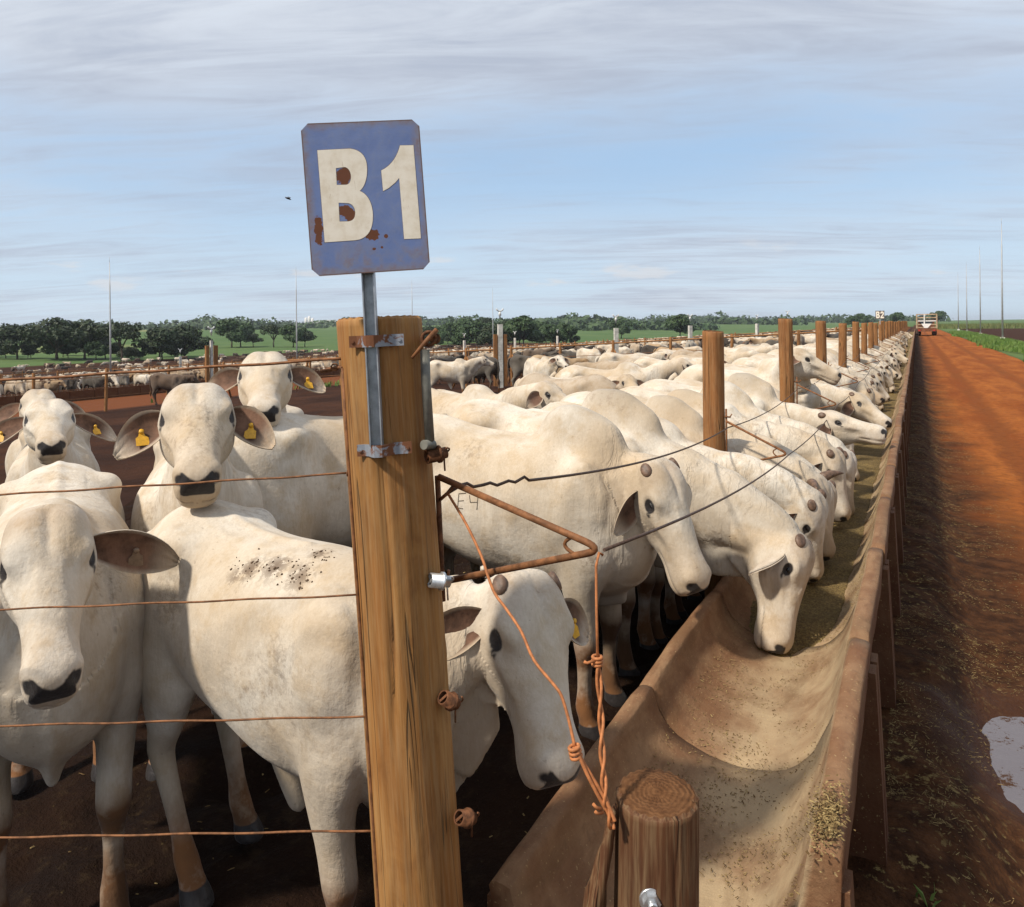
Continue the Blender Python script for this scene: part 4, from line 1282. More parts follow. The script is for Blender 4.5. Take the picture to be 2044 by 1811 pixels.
for px_, py_, d_, ax_, m_ in ((852, 912, 1.755, Rv*0.9+Fv*0.5+Uv*0.12, M_RUST), (858, 1158, 1.745, Rv*0.9+Fv*0.45-Uv*0.25, M_GALV), (884, 1392, 1.735, Rv*0.55+Fv*0.5-Uv*0.55, M_RUST), (916, 1632, 1.735, Rv*0.6+Fv*0.6-Uv*0.45, M_RUST)):
    post_part(ratchet(at_px(px_, py_, d_), ax_), 'wire_strainer', m_)
# eye bolt, its pin and the grey pipe below
mb = MB()
c = at_px(856, 676, 1.745)
mb.tube([c+(Rv*math.cos(t)+Uv*math.sin(t))*0.0155 for t in np.linspace(0, 6.28, 18)], 0.0045, 8)
mb.tube([at_px(868, 676, 1.76), at_px(868, 676, 1.86)], 0.014, 10)
post_part(mb, 'eye_bolt', M_RUST)
mb = MB(); mb.tube([at_px(822, 715, 1.715), at_px(850, 682, 1.735), at_px(872, 658, 1.745)], [0.0035, 0.0055, 0.006], 8); post_part(mb, 'pin', M_RUSTWIRE)
mb = MB()
pp = [at_px(848, 698, 1.77), at_px(850, 760, 1.765), at_px(858, 880, 1.755)]
mb.tube(pp, 0.0115, 12); mb.tube([at_px(846, 888, 1.735), at_px(864, 888, 1.765)], 0.0115, 12)
post_part(mb, 'pipe', M_PIPE)
mb = MB(); mb.tube([at_px(684, 735, 1.765), at_px(695, 900, 1.762), at_px(726, 1350, 1.75), at_px(757, 1815, 1.735), at_px(770, 2050, 1.73)], 0.0042, 8)
mb.tube([at_px(684, 735, 1.765), at_px(676, 733, 1.79), at_px(660, 738, 1.80), at_px(640, 742, 1.80)], [0.004, 0.005, 0.006, 0.004], 8)
mb.tube([at_px(668, 733, 1.79)+(Rv*math.cos(t)+Uv*math.sin(t))*0.008 for t in np.linspace(0, 6.28, 12)], 0.002, 6)
post_part(mb, 'stay_rod', M_RUSTWIRE)
mb = MB(); mb.tube([at_px(873, 950, 1.85), at_px(880, 1100, 1.85), at_px(884, 1200, 1.84)], 0.007, 8); post_part(mb, 'bracket_rail', M_RUST)

def bracket_pts(topp, tip, lowp, n=8):
    """a rod bent like a hairpin, with a little inner hook near the bend"""
    topp, tip, lowp = Vector(topp), Vector(tip), Vector(lowp)
    a = (tip-topp).normalized(); b_ = (tip-lowp).normalized()
    r = 0.030
    p1 = tip-a*r*1.6; p2 = tip-b_*r*1.6
    arc = [p1*(1-t)**2+tip*2*t*(1-t)+p2*t*t for t in np.linspace(0, 1, n)]
    hook = [tip-a*0.075, tip-(a+b_).normalized()*0.088, tip-b_*0.072]
    hk = [hook[0]*(1-t)**2+(hook[1]-(a+b_).normalized()*0.035)*2*t*(1-t)+hook[2]*t*t for t in np.linspace(0, 1, n)]
    return [topp]+arc+[lowp], hk
TIP1 = at_px(1206, 1098, 1.60)
rod, hk = bracket_pts(at_px(876, 952, 1.83), TIP1, at_px(890, 1160, 1.85))
mb = MB(); mb.tube(rod, 0.0082, 10); mb.tube(hk, 0.0042, 8)
mb.tube([at_px(878, 998, 1.84), at_px(893, 985, 1.825), at_px(905, 970, 1.815)], 0.0045, 8)
mb.tube([at_px(893, 1160, 1.84), at_px(896, 1138, 1.84)], 0.004, 8)
post_part(mb, 'bracket', M_RUSTWIRE)

# --- the sign: plate with clipped corners, print, channel and two straps
c00, c10, c11, c01 = at_px(607, 247, 1.665), at_px(843, 238.5, 1.70), at_px(852, 537, 1.70), at_px(616, 553, 1.665)
cen = (c00+c10+c11+c01)/4
ux = ((c10-c00)+(c11-c01)).normalized(); uz = ((c00-c01)+(c10-c11)).normalized()
uy = uz.cross(ux).normalized(); uz = ux.cross(uy).normalized()
SW = ((c10-c00).length+(c11-c01).length)/2; SH = ((c00-c01).length+(c10-c11).length)/2
sign = empty('sign', cen, 0, 'rust-edged blue metal sign reading B1 above the thick post', 'sign')
sign.matrix_world = mat_from(ux, uy, uz, cen)
def sign_material():
    m, nt, b = new_mat('sign_blue')
    tc = nt.node('ShaderNodeTexCoord'); P = tc.outputs['Object']
    sep = nt.node('ShaderNodeSeparateXYZ', {0: P}); x, z = sep.outputs[0], sep.outputs[2]
    n1 = nt.noise(P, 14, 5, 0.65); n2 = nt.noise(P, 60, 5, 0.7)
    ex = nt.math('SUBTRACT', SW/2, nt.math('ABSOLUTE', x)); ez = nt.math('SUBTRACT', SH/2, nt.math('ABSOLUTE', z))
    edge = nt.math('MINIMUM', ex, ez)
    col = nt.mix(nt.ramp(n1, 0.3, 0.7), (0.130, 0.185, 0.385), (0.165, 0.220, 0.410))
    col = nt.mix(nt.math('MULTIPLY', nt.ramp(n2, 0.45, 0.7), 0.22), col, (0.24, 0.25, 0.30))
    low = nt.ramp(z, -SH*0.20, -SH*0.5)
    wear = nt.ramp(nt.math('ADD', edge, nt.math('MULTIPLY', nt.math('SUBTRACT', n1, 0.5), 0.05)), 0.022, 0.000)
    wear = nt.math('MAXIMUM', wear, nt.math('MULTIPLY', low, nt.ramp(n1, 0.42, 0.62)))
    col = nt.mix(nt.math('MULTIPLY', wear, 0.60), col, nt.mix(nt.ramp(n2, 0.4, 0.66), (0.24, 0.21, 0.19), (0.24, 0.125, 0.050)))
    rim = nt.ramp(edge, 0.0035, 0.0015)
    col = nt.mix(nt.math('MULTIPLY', rim, 0.8), col, (0.13, 0.07, 0.045))
    def blotch(cx, cz, rx, rz, col):
        dx = nt.math('DIVIDE', nt.math('SUBTRACT', x, cx), rx); dz = nt.math('DIVIDE', nt.math('SUBTRACT', z, cz), rz)
        dd = nt.math('ADD', nt.math('POWER', nt.math('ABSOLUTE', dx), 2.0), nt.math('POWER', nt.math('ABSOLUTE', dz), 2.0))
        k = nt.ramp(nt.math('ADD', dd, nt.math('ADD', nt.math('MULTIPLY', nt.math('SUBTRACT', nt.noise(P, 34, 3, 0.6), 0.5), 4.2), nt.math('MULTIPLY', nt.math('SUBTRACT', n2, 0.5), 2.2))), 1.05, 0.85)
        return nt.mix(k, col, (0.135, 0.045, 0.018))
    for q in BLOTCH: col = blotch(*q, col)
    nt.put(b.inputs['Base Color'], col)
    nt.put(b.inputs['Roughness'], nt.math('ADD', 0.42, nt.math('MULTIPLY', wear, 0.35)))
    b.inputs['Specular IOR Level'].default_value = 0.35
    bump(nt, b, nt.math('ADD', nt.math('MULTIPLY', nt.noise(P, 7, 2, 0.5), 1.0), nt.math('MULTIPLY', n2, 0.15)), 0.35, 0.010)
    return m
# positions measured on the plate (906 x 1811 enlargement) -> plate coordinates
_U = Vector((580.5, -21.5)); _V = Vector((25.5, 751.5)); _O = Vector((84, 106))
_det = _U.x*_V.y-_U.y*_V.x
def plate(px, py):
    d = Vector((px, py))-_O
    u = (d.x*_V.y-d.y*_V.x)/_det; v = (_U.x*d.y-_U.y*d.x)/_det
    return ((u-0.5)*SW, (0.5-v)*SH)
def bl(px, py, rx, ry):
    x, z = plate(px, py); return (x, z, rx/580.5*SW, ry/751.5*SH)
BLOTCH = [bl(282, 366, 40, 46), bl(290, 552, 46, 36), bl(150, 640, 22, 70), bl(408, 660, 38, 26), bl(477, 667, 9, 9), bl(455, 722, 6, 6), bl(416, 729, 8, 6)]
M_SIGN = sign_material()
def flat_shape(outer, holes, y, thick):
    bm = bmesh.new()
    def loop(pts):
        vs_ = [bm.verts.new((p[0], y, p[1])) for p in pts]
        return [bm.edges.new((vs_[i], vs_[(i+1) % len(vs_)])) for i in range(len(vs_))]
    ed = loop(outer)
    for h in holes: ed += loop(h)
    bmesh.ops.triangle_fill(bm, use_beauty=True, use_dissolve=False, edges=ed)
    ext = bmesh.ops.extrude_face_region(bm, geom=bm.faces[:])
    for v in [e for e in ext['geom'] if isinstance(e, bmesh.types.BMVert)]: v.co.y += thick
    bmesh.ops.recalc_face_normals(bm, faces=bm.faces[:])
    return bm
def bm_obj(name, bm, mat, parent):
    me = bpy.data.meshes.new(name); bm.to_mesh(me); bm.free(); me.materials.append(mat)
    return link_mesh(name, me, parent)
ch = 0.016
out = [(-SW/2+ch, SH/2), (SW/2-ch, SH/2), (SW/2, SH/2-ch), (SW/2, -SH/2+ch), (SW/2-ch, -SH/2), (-SW/2+ch, -SH/2), (-SW/2, -SH/2+ch), (-SW/2, SH/2-ch)]
bm_obj('plate', flat_shape(out, [], -0.001, 0.002), M_SIGN, sign)
def arc(p0, p1, p2, p3, n=10):
    return [tuple((1-t)**3*np.array(p0)+3*t*(1-t)**2*np.array(p1)+3*t*t*(1-t)*np.array(p2)+t**3*np.array(p3)) for t in np.linspace(0, 1, n)]
Bo = [(160, 237), (320, 230)]+arc((320, 230), (372, 238), (398, 268), (398, 325))[1:]+arc((398, 325), (398, 385), (378, 425), (357, 440))[1:]+arc((357, 440), (395, 455), (417, 500), (417, 560))[1:]+arc((417, 560), (416, 635), (385, 680), (325, 684))[1:]+[(177, 691)]
Bh1 = [(246, 326), (290, 321)]+arc((290, 321), (308, 325), (318, 345), (318, 368))[1:]+arc((318, 368), (317, 392), (308, 408), (290, 409))[1:]+[(247, 409)]
Bh2 = [(252, 497), (300, 500)]+arc((300, 500), (320, 505), (331, 522), (331, 548))[1:]+arc((331, 548), (330, 575), (318, 588), (296, 590))[1:]+[(253, 590)]
One = [(565, 216), (632, 215), (650, 682), (566, 684), (554, 378), (535, 400), (500, 428), (472, 443), (467, 340)]+arc((467, 340), (515, 318), (548, 275), (565, 216))[1:-1]
def sign_paint():
    m, nt, b = new_mat('letter_white')
    tc = nt.node('ShaderNodeTexCoord'); n = nt.noise(tc.outputs['Object'], 30, 5, 0.65)
    scr = nt.noise(nt.mapping(tc.outputs['Object'], scale=(120, 40, 22)), 1.0, 5, 0.7)
    c_ = nt.mix(nt.ramp(n, 0.35, 0.75), (0.83, 0.76, 0.65), (0.70, 0.61, 0.48))
    nt.put(b.inputs['Base Color'], nt.mix(nt.math('MULTIPLY', nt.ramp(scr, 0.60, 0.72), 0.5), c_, (0.42, 0.30, 0.19)))
    b.inputs['Roughness'].default_value = 0.5
    return m
M_LETTER = sign_paint()
M_LRIM = simple_mat('letter_edge', (0.14, 0.085, 0.055), 0.7)
def grow(poly, k):
    n = len(poly); o = []
    area = sum(poly[i][0]*poly[(i+1) % n][1]-poly[(i+1) % n][0]*poly[i][1] for i in range(n))
    sg = 1 if area < 0 else -1
    for i in range(n):
        a = Vector(poly[i-1]); b_ = Vector(poly[i]); c_ = Vector(poly[(i+1) % n])
        e1 = (b_-a).normalized(); e2 = (c_-b_).normalized()
        nn = Vector((-(e1.y+e2.y), e1.x+e2.x)); nn = nn.normalized() if nn.length > 1e-6 else nn
        o.append(tuple(b_+nn*k*sg))
    return o
for nm, oo, hh in (('letter', Bo, [Bh1, Bh2]), ('numeral', One, [])):
    P_ = [plate(*q) for q in oo]; H_ = [[plate(*q) for q in h] for h in hh]
    lt = bm_obj(nm, flat_shape(P_, H_, -0.00155, 0.0003), M_LETTER, sign)
    bm_obj('outline', flat_shape(grow(P_, 0.0009), [grow(h, -0.0009) for h in H_], -0.0013, 0.0002), M_LRIM, lt)
# channel section stem and straps
sinv = sign.matrix_world.inverted()
def sign_part(mb, name, mat):
    mb.v = [tuple(sinv @ Vector(q)) for q in mb.v]
    return mb.build(name, mat, sign)
ca = at_px(733, 500, 1.705); cb = at_px(752, 890, 1.705)
za = (ca-cb).normalized(); xa = (Rv-za*Rv.dot(za)).normalized(); ya = za.cross(xa)
w_, d_, t_ = 0.0285, 0.022, 0.0028
prof = [(-w_/2, -d_/2), (-w_/2+t_, -d_/2), (-w_/2+t_, d_/2-t_), (w_/2-t_, d_/2-t_), (w_/2-t_, -d_/2), (w_/2, -d_/2), (w_/2, d_/2), (-w_/2, d_/2)]
mb = MB(); mb.rings([[c_+xa*p[0]+ya*p[1] for p in prof] for c_ in (cb, ca)], True, False); sign_part(mb, 'channel', M_STEEL)
M_STRAP = None
def strap_mat():
    m, nt, b = new_mat('strap_paint')
    tc = nt.node('ShaderNodeTexCoord'); n = nt.noise(tc.outputs['Object'], 26, 4, 0.6, 0.5)
    k = nt.ramp(n, 0.44, 0.52)
    nt.put(b.inputs['Base Color'], nt.mix(k, (0.25, 0.27, 0.31), (0.16, 0.058, 0.022)))
    nt.put(b.inputs['Roughness'], nt.mix(k, (0.4, 0.4, 0.4), (0.8, 0.8, 0.8)))
    bump(nt, b, n, 0.4, 0.002)
    return m
M_STRAP = strap_mat()
def strap(pl, pr, rise, hgt):
    A, B = pl, pr
    mb = MB(); rings_ = []
    upv = za
    for k in range(15):
        t = k/14; c_ = A.lerp(B, t)-Fv*rise*math.exp(-((t-0.44)/0.19)**4)
        rings_.append([c_+upv*hgt/2-Fv*0.0015, c_-upv*hgt/2-Fv*0.0015, c_-upv*hgt/2+Fv*0.0015, c_+upv*hgt/2+Fv*0.0015])
    mb.rings(rings_, True, False)
    for t in (0.06, 0.92):
        c_ = A.lerp(B, t)-Fv*0.004
        mb.tube([c_, c_+Fv*0.012], 0.0042, 8)
    return mb
sign_part(strap(at_px(697, 683, 1.722), at_px(806, 678, 1.722), 0.034, 0.027), 'strap', M_STRAP)
sign_part(strap(at_px(713, 900, 1.720), at_px(822, 893, 1.720), 0.032, 0.027), 'strap', M_STRAP)

# --- the row of posts along the trough
def row_bracket():
    rod, hk = bracket_pts((0.075, 0.0, 0.34), (0.46, -0.03, 0.16), (0.075, 0.0, 0.05))
    mb = MB(); mb.tube(rod, 0.0075, 8); mb.tube(hk, 0.004, 6)
    mb.tube([(0.075, 0, 0.42), (0.075, 0, -0.02)], 0.0065, 8)
    for z in (0.37, 0.02):
        mb.tube([(0.03, 0, z), (0.105, -0.015, z)], 0.006, 6)
        mb.tube([(0.10, -0.015, z), (0.115, -0.015, z+0.02)], 0.004, 6)
    me = mb.mesh('bracket'); me.materials.append(M_RUSTWIRE); return me
BR_ME = row_bracket()
POST_MES = [post_mesh('wooden_post', (0, 0, 0), (0, 0, 2.25), 0.074, 0.068, 20+k, 40, 60, 6, M_WOOD3, 4, 0.06) for k in range(4)]
POST_Y = [4.85+3.13*n for n in range(0, 36)]
TIPS = [TIP1]; EYES = [at_px(893, 985, 1.825)]
for k, y in enumerate(POST_Y):
    o = link_mesh('wooden_post', POST_MES[k % 4])
    h = 1.95+rnd.uniform(-0.05, 0.05)-(0.03 if k == 0 else 0)
    bz = h-2.25
    o.location = (POST_X+rnd.uniform(-.015, .015), y+rnd.uniform(-.05, .05), bz)
    o.rotation_euler = (rnd.uniform(-.012, .012), rnd.uniform(-.012, .018), rnd.uniform(0, 6))
    lab = {0: 'first slim wooden post of the row, nearest after the sign post', 1: 'second slim wooden post, beside the white animal with raised head', 2: 'third slim post of the row, behind the raised head',
           8: 'slim post carrying the small white B2 sign'}.get(k, '%s slim wooden post of the row along the feed trough' % ORD[k] if k < 14 else 'slim wooden post in the far end of the row along the trough')
    tag(o, lab, 'post', 'slim posts along the feed trough')
    b = link_mesh('bracket', BR_ME, o)
    s = -0.04
    b.matrix_local = o.rotation_euler.to_matrix().to_4x4().inverted() @ Matrix.Translation((0, 0, 1.02+s-bz))
    w = o.location+Vector((0, 0, 1.02+s-bz)) 
    TIPS.append(Vector((o.location.x+0.46, o.location.y-0.03, 1.02+s+0.16))); EYES.append(Vector((o.location.x+0.085, o.location.y, 1.02+s+0.30)))

def cable(name, pts, r, mat, label, cat, group=None, sag=0.0, n=10):
    mb = MB(); P_ = []
    for a, b_ in zip(pts[:-1], pts[1:]):
        for t in np.linspace(0, 1, n, endpoint=False):
            p = Vector(a).lerp(Vector(b_), t); p.z -= sag*4*t*(1-t); P_.append(p)
    P_.append(Vector(pts[-1]))
    mb.tube(P_, r, 6)
    return tag(mb.build(name, mat), label, cat, group)
kink = [(893, 985), (921, 968), (932, 965), (945, 972), (965, 968), (978, 964), (992, 969), (1015, 960), (1028, 963), (1047, 952), (1056, 959)]
kp = [at_px(x, y, 1.825+0.19*i/10) for i, (x, y) in enumerate(kink)]
mb = MB(); mb.tube(kp+[kp[-1].lerp(EYES[1], t)-Vector((0, 0, 0.05*4*t*(1-t))) for t in np.linspace(0.05, 1, 20)], 0.0042, 7)
tag(mb.build('steel_cable', M_DARKWIRE), 'kinked dark upper cable from the sign post to the first slim post', 'cable')
cable('steel_cable', EYES[1:], 0.004, M_DARKWIRE, 'upper cable strung from slim post to slim post above the necks', 'cable', None, 0.05)
cable('steel_cable', TIPS, 0.004, M_DARKWIRE, 'outer cable strung through the bracket tips over the trough', 'cable', None, 0.04)

# --- the short stump at the trough's end
sb = at_px(1292, 2120, 1.50); st_ = at_px(1311, 1588, 1.515)
sb.z = -0.15; sb.x, sb.y = st_.x-0.015, st_.y-0.01
stump = link_mesh('stump_post', post_mesh('stump_post', sb, st_, 0.092, 0.083, 9, 90, 110, 12, M_WOOD2, 6, 0.03))
place_axis(stump, sb, st_)
tag(stump, 'short weathered stump post with a split side at the trough end', 'post')
sinv2 = (Matrix.Translation(stump.location) @ stump.rotation_euler.to_matrix().to_4x4()).inverted()
# split-off sliver on its left side
mb = MB(); rr = []
for t in np.linspace(0, 1, 14):
    c_ = at_px(1226-48*t, 1612+230*t, 1.50+0.01*t)
    a_ = 0.006+0.018*t
    rr.append([c_+Rv*math.cos(x)*a_*(1+0.2*math.sin(3*x+t*9))+Fv*math.sin(x)*a_*1.6+Uv*0.004*math.sin(x*2+t*20) for x in np.linspace(0, 2*math.pi, 12, endpoint=False)])
mb.rings(rr); mb.v = [tuple(sinv2 @ Vector(q)) for q in mb.v]; mb.build('split_sliver', M_WOOD2, stump)
mb = MB(); c_ = at_px(1300, 1797, 1.437); n = 6
hx = lambda off, r: [c_-Fv*off+(Rv*math.cos(i*math.pi/3)+Uv*math.sin(i*math.pi/3))*r for i in range(6)]
mb.rings([hx(-0.02, 0.017), hx(0.012, 0.017)], True, False)
mb.tube([c_, c_-Fv*0.024], 0.009, 14)
mb.tube([c_+Fv*0.004, c_-Fv*0.002], 0.023, 20)
mb.v = [tuple(sinv2 @ Vector(q)) for q in mb.v]; mb.build('bolt', M_GALV, stump)

# --- orange tie wires from the stump up to the bracket and to the sign post
def twist(pts, r, turns, amp, ph):
    P_ = catmull([tuple(p) for p in pts], 10); out = []
    for i, p in enumerate(P_):
        t = i/(len(P_)-1); tg = unit(P_[min(i+1, len(P_)-1)]-P_[max(i-1, 0)])
        a = unit(np.cross(tg, (0.3, 0.8, 0.2))); b_ = np.cross(tg, a)
        out.append(p+(a*math.cos(ph+t*turns)+b_*math.sin(ph+t*turns))*amp)
    return out
mb = MB()
low_ = [at_px(1222, 1655, 1.452), at_px(1209, 1600, 1.46), at_px(1203, 1520, 1.49), at_px(1199, 1420, 1.53), at_px(1193, 1316, 1.56)]
for ph in (0, math.pi): mb.tube(twist(low_, 0.0034, 19, 0.0044, ph), 0.0034, 7)
mb.tube([at_px(1193, 1316, 1.56), at_px(1191, 1230, 1.58), at_px(1190, 1130, 1.595), at_px(1196, 1103, 1.60), at_px(1203, 1108, 1.605)], 0.0031, 7)
for k in range(3):
    c_ = at_px(1192, 1312+k*7, 1.56); mb.tube([c_+(Rv*math.cos(t)+Fv*math.sin(t))*0.0095 for t in np.linspace(0, 6.3, 12)], 0.0036, 6)
mb.tube([at_px(1188, 1318, 1.552), at_px(1172, 1324, 1.545), at_px(1166, 1321, 1.545)], 0.0032, 6)
tag(mb.build('tie_wire', M_ORWIRE), 'twisted orange tie wire from the stump up to the bracket tip', 'wire')
mb = MB()
low_ = [at_px(1225, 1640, 1.450), at_px(1205, 1600, 1.46), at_px(1172, 1540, 1.475), at_px(1147, 1490, 1.49)]
for ph in (0, math.pi): mb.tube(twist(low_, 0.0038, 3, 0.0042, ph), 0.0038, 7)
up_ = [(1147, 1490, 1.49), (1136, 1440, 1.51), (1121, 1390, 1.53), (1104, 1365, 1.545), (1066, 1318, 1.58), (1040, 1260, 1.62), (1010, 1215, 1.66), (988, 1185, 1.69), (974, 1150, 1.71), (960, 1108, 1.74), (930, 1045, 1.78), (900, 995, 1.82), (893, 984, 1.825)]
mb.tube(catmull([tuple(at_px(*q)) for q in up_], 4), 0.0034, 7)
for k in range(3):
    c_ = at_px(1146+k*2, 1492+k*9, 1.488); mb.tube([c_+(Rv*math.cos(t)+Uv*0.3*math.cos(t)+Fv*math.sin(t))*0.010 for t in np.linspace(0, 6.3, 12)], 0.0038, 6)
mb.tube([at_px(1200, 1615, 1.45), at_px(1190, 1612, 1.44), at_px(1184, 1605, 1.44)], 0.0032, 6)
mb.tube([at_px(1203, 1622, 1.45), at_px(1192, 1624, 1.44), at_px(1188, 1620, 1.44)], 0.0032, 6)
tag(mb.build('tie_wire', M_ORWIRE), 'bent orange tie wire slanting from the stump to the sign post', 'wire')

# --- wires of the fence on the left, tied to the sign post
LP = [(690, 716, 760), (694, 945, 988), (714, 1188, 1217), (736, 1430, 1449), (748, 1658, 1672)]
ends = []
for k, (px_, y1, y0) in enumerate(LP):
    a = at_px(px_, y1, 1.775); b_ = at_px(0, y0, 1.86); e = b_+(b_-a)*0.9; ends.append(e)
    mb = MB(); P_ = [a.lerp(e, t)+Vector((0, 0, 0.0012*math.sin(t*40+k))) for t in np.linspace(0, 1, 60)]
    mb.tube(P_, 0.0027 if k else 0.0036, 6)
    mb.tube([a+(Fv*math.cos(t)+Uv*math.sin(t))*0.006 for t in np.linspace(0, 6.3, 10)], 0.0022, 6)
    lab = ['topmost fence wire left of the sign post, crossing the pens behind', 'second fence wire from the top, crossing the muzzle of the middle animal', 'third fence wire, crossing the face of the left front animal',
           'fourth fence wire, crossing the belly of the front animal', 'lowest fence wire, in front of the legs'][k]
    tag(mb.build('fence_wire', M_RUSTWIRE), lab, 'fence wire', 'wires of the near fence')
fp = ends[0].copy(); fb = Vector((fp.x, fp.y, -0.6)); fp.z = 1.75
o = link_mesh('wooden_post', post_mesh('wooden_post', fb, fp, 0.08, 0.075, 31, 32, 30, 3, M_WOOD3)); place_axis(o, fb, fp)
tag(o, 'fence post at the far left end of the near wires', 'post')
# ------------------------------------------------------------------ the herd
def cam_xy(x, d):
    """ground position x metres right of the lens axis and d metres ahead"""
    return (d*-math.sin(YAW)+x*math.cos(YAW), d*math.cos(YAW)+x*math.sin(YAW))

def hero(label, xy, heading, poll, muzzle, mat=None, scale=1.0, horns=None, tags=None, seed=0, voxel=0.011, group=None, dz=0.0, upw=(0, 0, 1), earw=None, **kw):
    """heading in degrees (0 = facing the trough, +X); poll and muzzle are world points"""
    h = R(heading); ch_, sh_ = math.cos(h), math.sin(h)
    z0 = gz(*xy)+dz
    def loc(p): 
        dx, dy, dz_ = p[0]-xy[0], p[1]-xy[1], p[2]-z0
        return np.array([(dx*ch_+dy*sh_)/scale, (-dx*sh_+dy*ch_)/scale, dz_/scale])
    pl = loc(poll); nz_ = loc(muzzle)-pl
    up = (upw[0]*ch_+upw[1]*sh_, -upw[0]*sh_+upw[1]*ch_, upw[2])
    pose = dict(poll=pl, nose=nz_, up=up, **kw)
    o = make_cow(pose, mat or COW_WHITE, label, group, voxel, seed, True, horns, tags)
    o.location = (xy[0], xy[1], z0); o.rotation_euler = (0, 0, h); o.scale = (scale,)*3
    return o
GH = 'white humped cattle in the nearest pen'
FWD = -61.5         # heading of an animal that faces the camera

# A: left front, facing the camera with lowered head
hero('white humped animal at the left edge facing the camera, head lowered behind the wires', cam_xy(-1.76, 2.86), FWD+30, at_px(95, 1024, 2.28), at_px(106, 1372, 1.96), scale=1.04, dz=0.0, hump=0.62, hscale=1.02,
     tags=(2, 2), seed=1, voxel=0.009, group=GH, lift=-0.1, dew=1.35, ears=((0.10, -0.25, 1.0), (0.10, -0.25, 1.0)), earface=(0.75, 0.55, 0.0), earlen=0.27, headw=1.0, steps=(0.05, -0.06, 0.1, 0))
# B: front animal behind the sign post
FRONT = hero('white animal whose head shows just right of the sign post, close to the trough rim', cam_xy(-0.73, 2.46), FWD+54, at_px(1052, 1160, 2.20), at_px(1122, 1480, 1.98), scale=0.94, dz=0.03, hscale=1.08, headw=1.18, neckw=0.98, carry=0.1,
     horns=('scar', 'scar'), tags=(1, 0), hump=0.2, upw=(0.92, -0.45, 0.3), seed=2, voxel=0.009, group=GH, lift=-0.3, dew=1.7, steps=(0.0, 0.02, 0.10, 0.26), ears=((0.15, -0.45, 1.0), (0.10, -0.50, 0.95)), earface=(0.2, 1.0, 0.0))
# C: the one marked E4
E4 = hero('white animal branded E4 standing in profile with its nose on the trough rim', (-1.86, 3.50), 1.0, at_px(1316, 930, 3.56), at_px(1410, 1165, 3.36), scale=1.06,
     horns=('scar', 'scar'), tags=(0, 0), seed=3, voxel=0.0095, group=GH, lift=0.0, dew=1.3, grey=0.7, earlen=0.18, ears=((0.55, -0.45, 0.75), (0.55, -0.45, 0.75)), earface=(0.6, 0.9, 0.0), carry=0.35, headw=1.05, hscale=1.08, upw=(0.7, -0.35, 0.7))
# marks on the hides: the E4 brand, and dung dried on the front animal's shoulder
from mathutils.bvhtree import BVHTree
def on_hide(o, pts):
    """points of the hide where lines of sight through photo positions meet it, in the animal's space"""
    bpy.context.view_layer.update()
    bv = BVHTree.FromPolygons([v.co for v in o.data.vertices], [tuple(p.vertices) for p in o.data.polygons])
    mi = o.matrix_world.inverted(); e = mi @ Vector((0, 0, CAM_H)); out = []
    for q in pts:
        t = mi @ at_px(q[0], q[1], 3.0)
        h = bv.ray_cast(e, (t-e).normalized())
        if h[0]: out.append((h[0], h[1]))
    return out
M_BRAND = simple_mat('brand_scar', (0.17, 0.135, 0.10), 0.9)
def brand(o, strokes, x0, y0, k, name='brand'):
    mb = MB()
    for st_ in strokes:
        P_ = []
        for a, b in zip(st_[:-1], st_[1:]):
            for t in np.linspace(0, 1, 6): P_.append((x0+(a[0]+(b[0]-a[0])*t)*k, y0+(a[1]+(b[1]-a[1])*t)*k))
        hit = [h[0]+h[1]*0.0008 for h in on_hide(o, P_)]
        if len(hit) > 2: mb.tube(hit, 0.0022, 5)
    if mb.v: mb.build(name, M_BRAND, o)
brand(E4, [[(470, 695), (410, 700), (400, 815), (445, 825)], [(405, 760), (450, 757)], [(498, 712), (506, 772), (562, 770)], [(572, 690), (560, 832)]], 817.6, 817.6, 0.24)
M_DUNG = simple_mat('dried_dung', (0.085, 0.052, 0.032), 0.95, 0, 0.2, 0.4, 60, 0.003)
def dung(o, spots, n, seed):
    r_ = np.random.RandomState(seed); mb = MB()
    for i in range(n):
        cx, cy, sx, sy = spots[r_.randint(len(spots))]
        h = on_hide_fast(o, cx+r_.randn()*sx, cy+r_.randn()*sy)
        if not h: continue
        c_, nn = np.array(h[0]), np.array(h[1]); a = unit(np.cross(nn, r_.randn(3))); b = np.cross(nn, a)
        ra = 0.002+0.005*r_.rand()**2; rb = ra*(0.4+0.5*r_.rand()); ph = r_.rand()*6
        rg = lambda k_, off: [Vector(c_+nn*off+(a*math.cos(x)*ra+b*math.sin(x)*rb)*k_*(1+0.25*math.sin(3*x+ph))) for x in np.linspace(0, 6.283, 9)[:-1]]
        mb.rings([rg(1.0, -0.002), rg(0.8, 0.002), rg(0.35, 0.0035)], True, True)
    d = mb.build('dried_dung', M_DUNG, o); tag(d, kind='stuff')
_bv = {}
def on_hide_fast(o, px_, py_):
    if o.name not in _bv:
        bpy.context.view_layer.update()
        _bv[o.name] = (BVHTree.FromPolygons([v.co for v in o.data.vertices], [tuple(p.vertices) for p in o.data.polygons]), o.matrix_world.inverted())
    bv, mi = _bv[o.name]; e = mi @ Vector((0, 0, CAM_H)); t = mi @ at_px(px_, py_, 3.0)
    h = bv.ray_cast(e, (t-e).normalized())
    return (h[0], h[1]) if h[0] else None
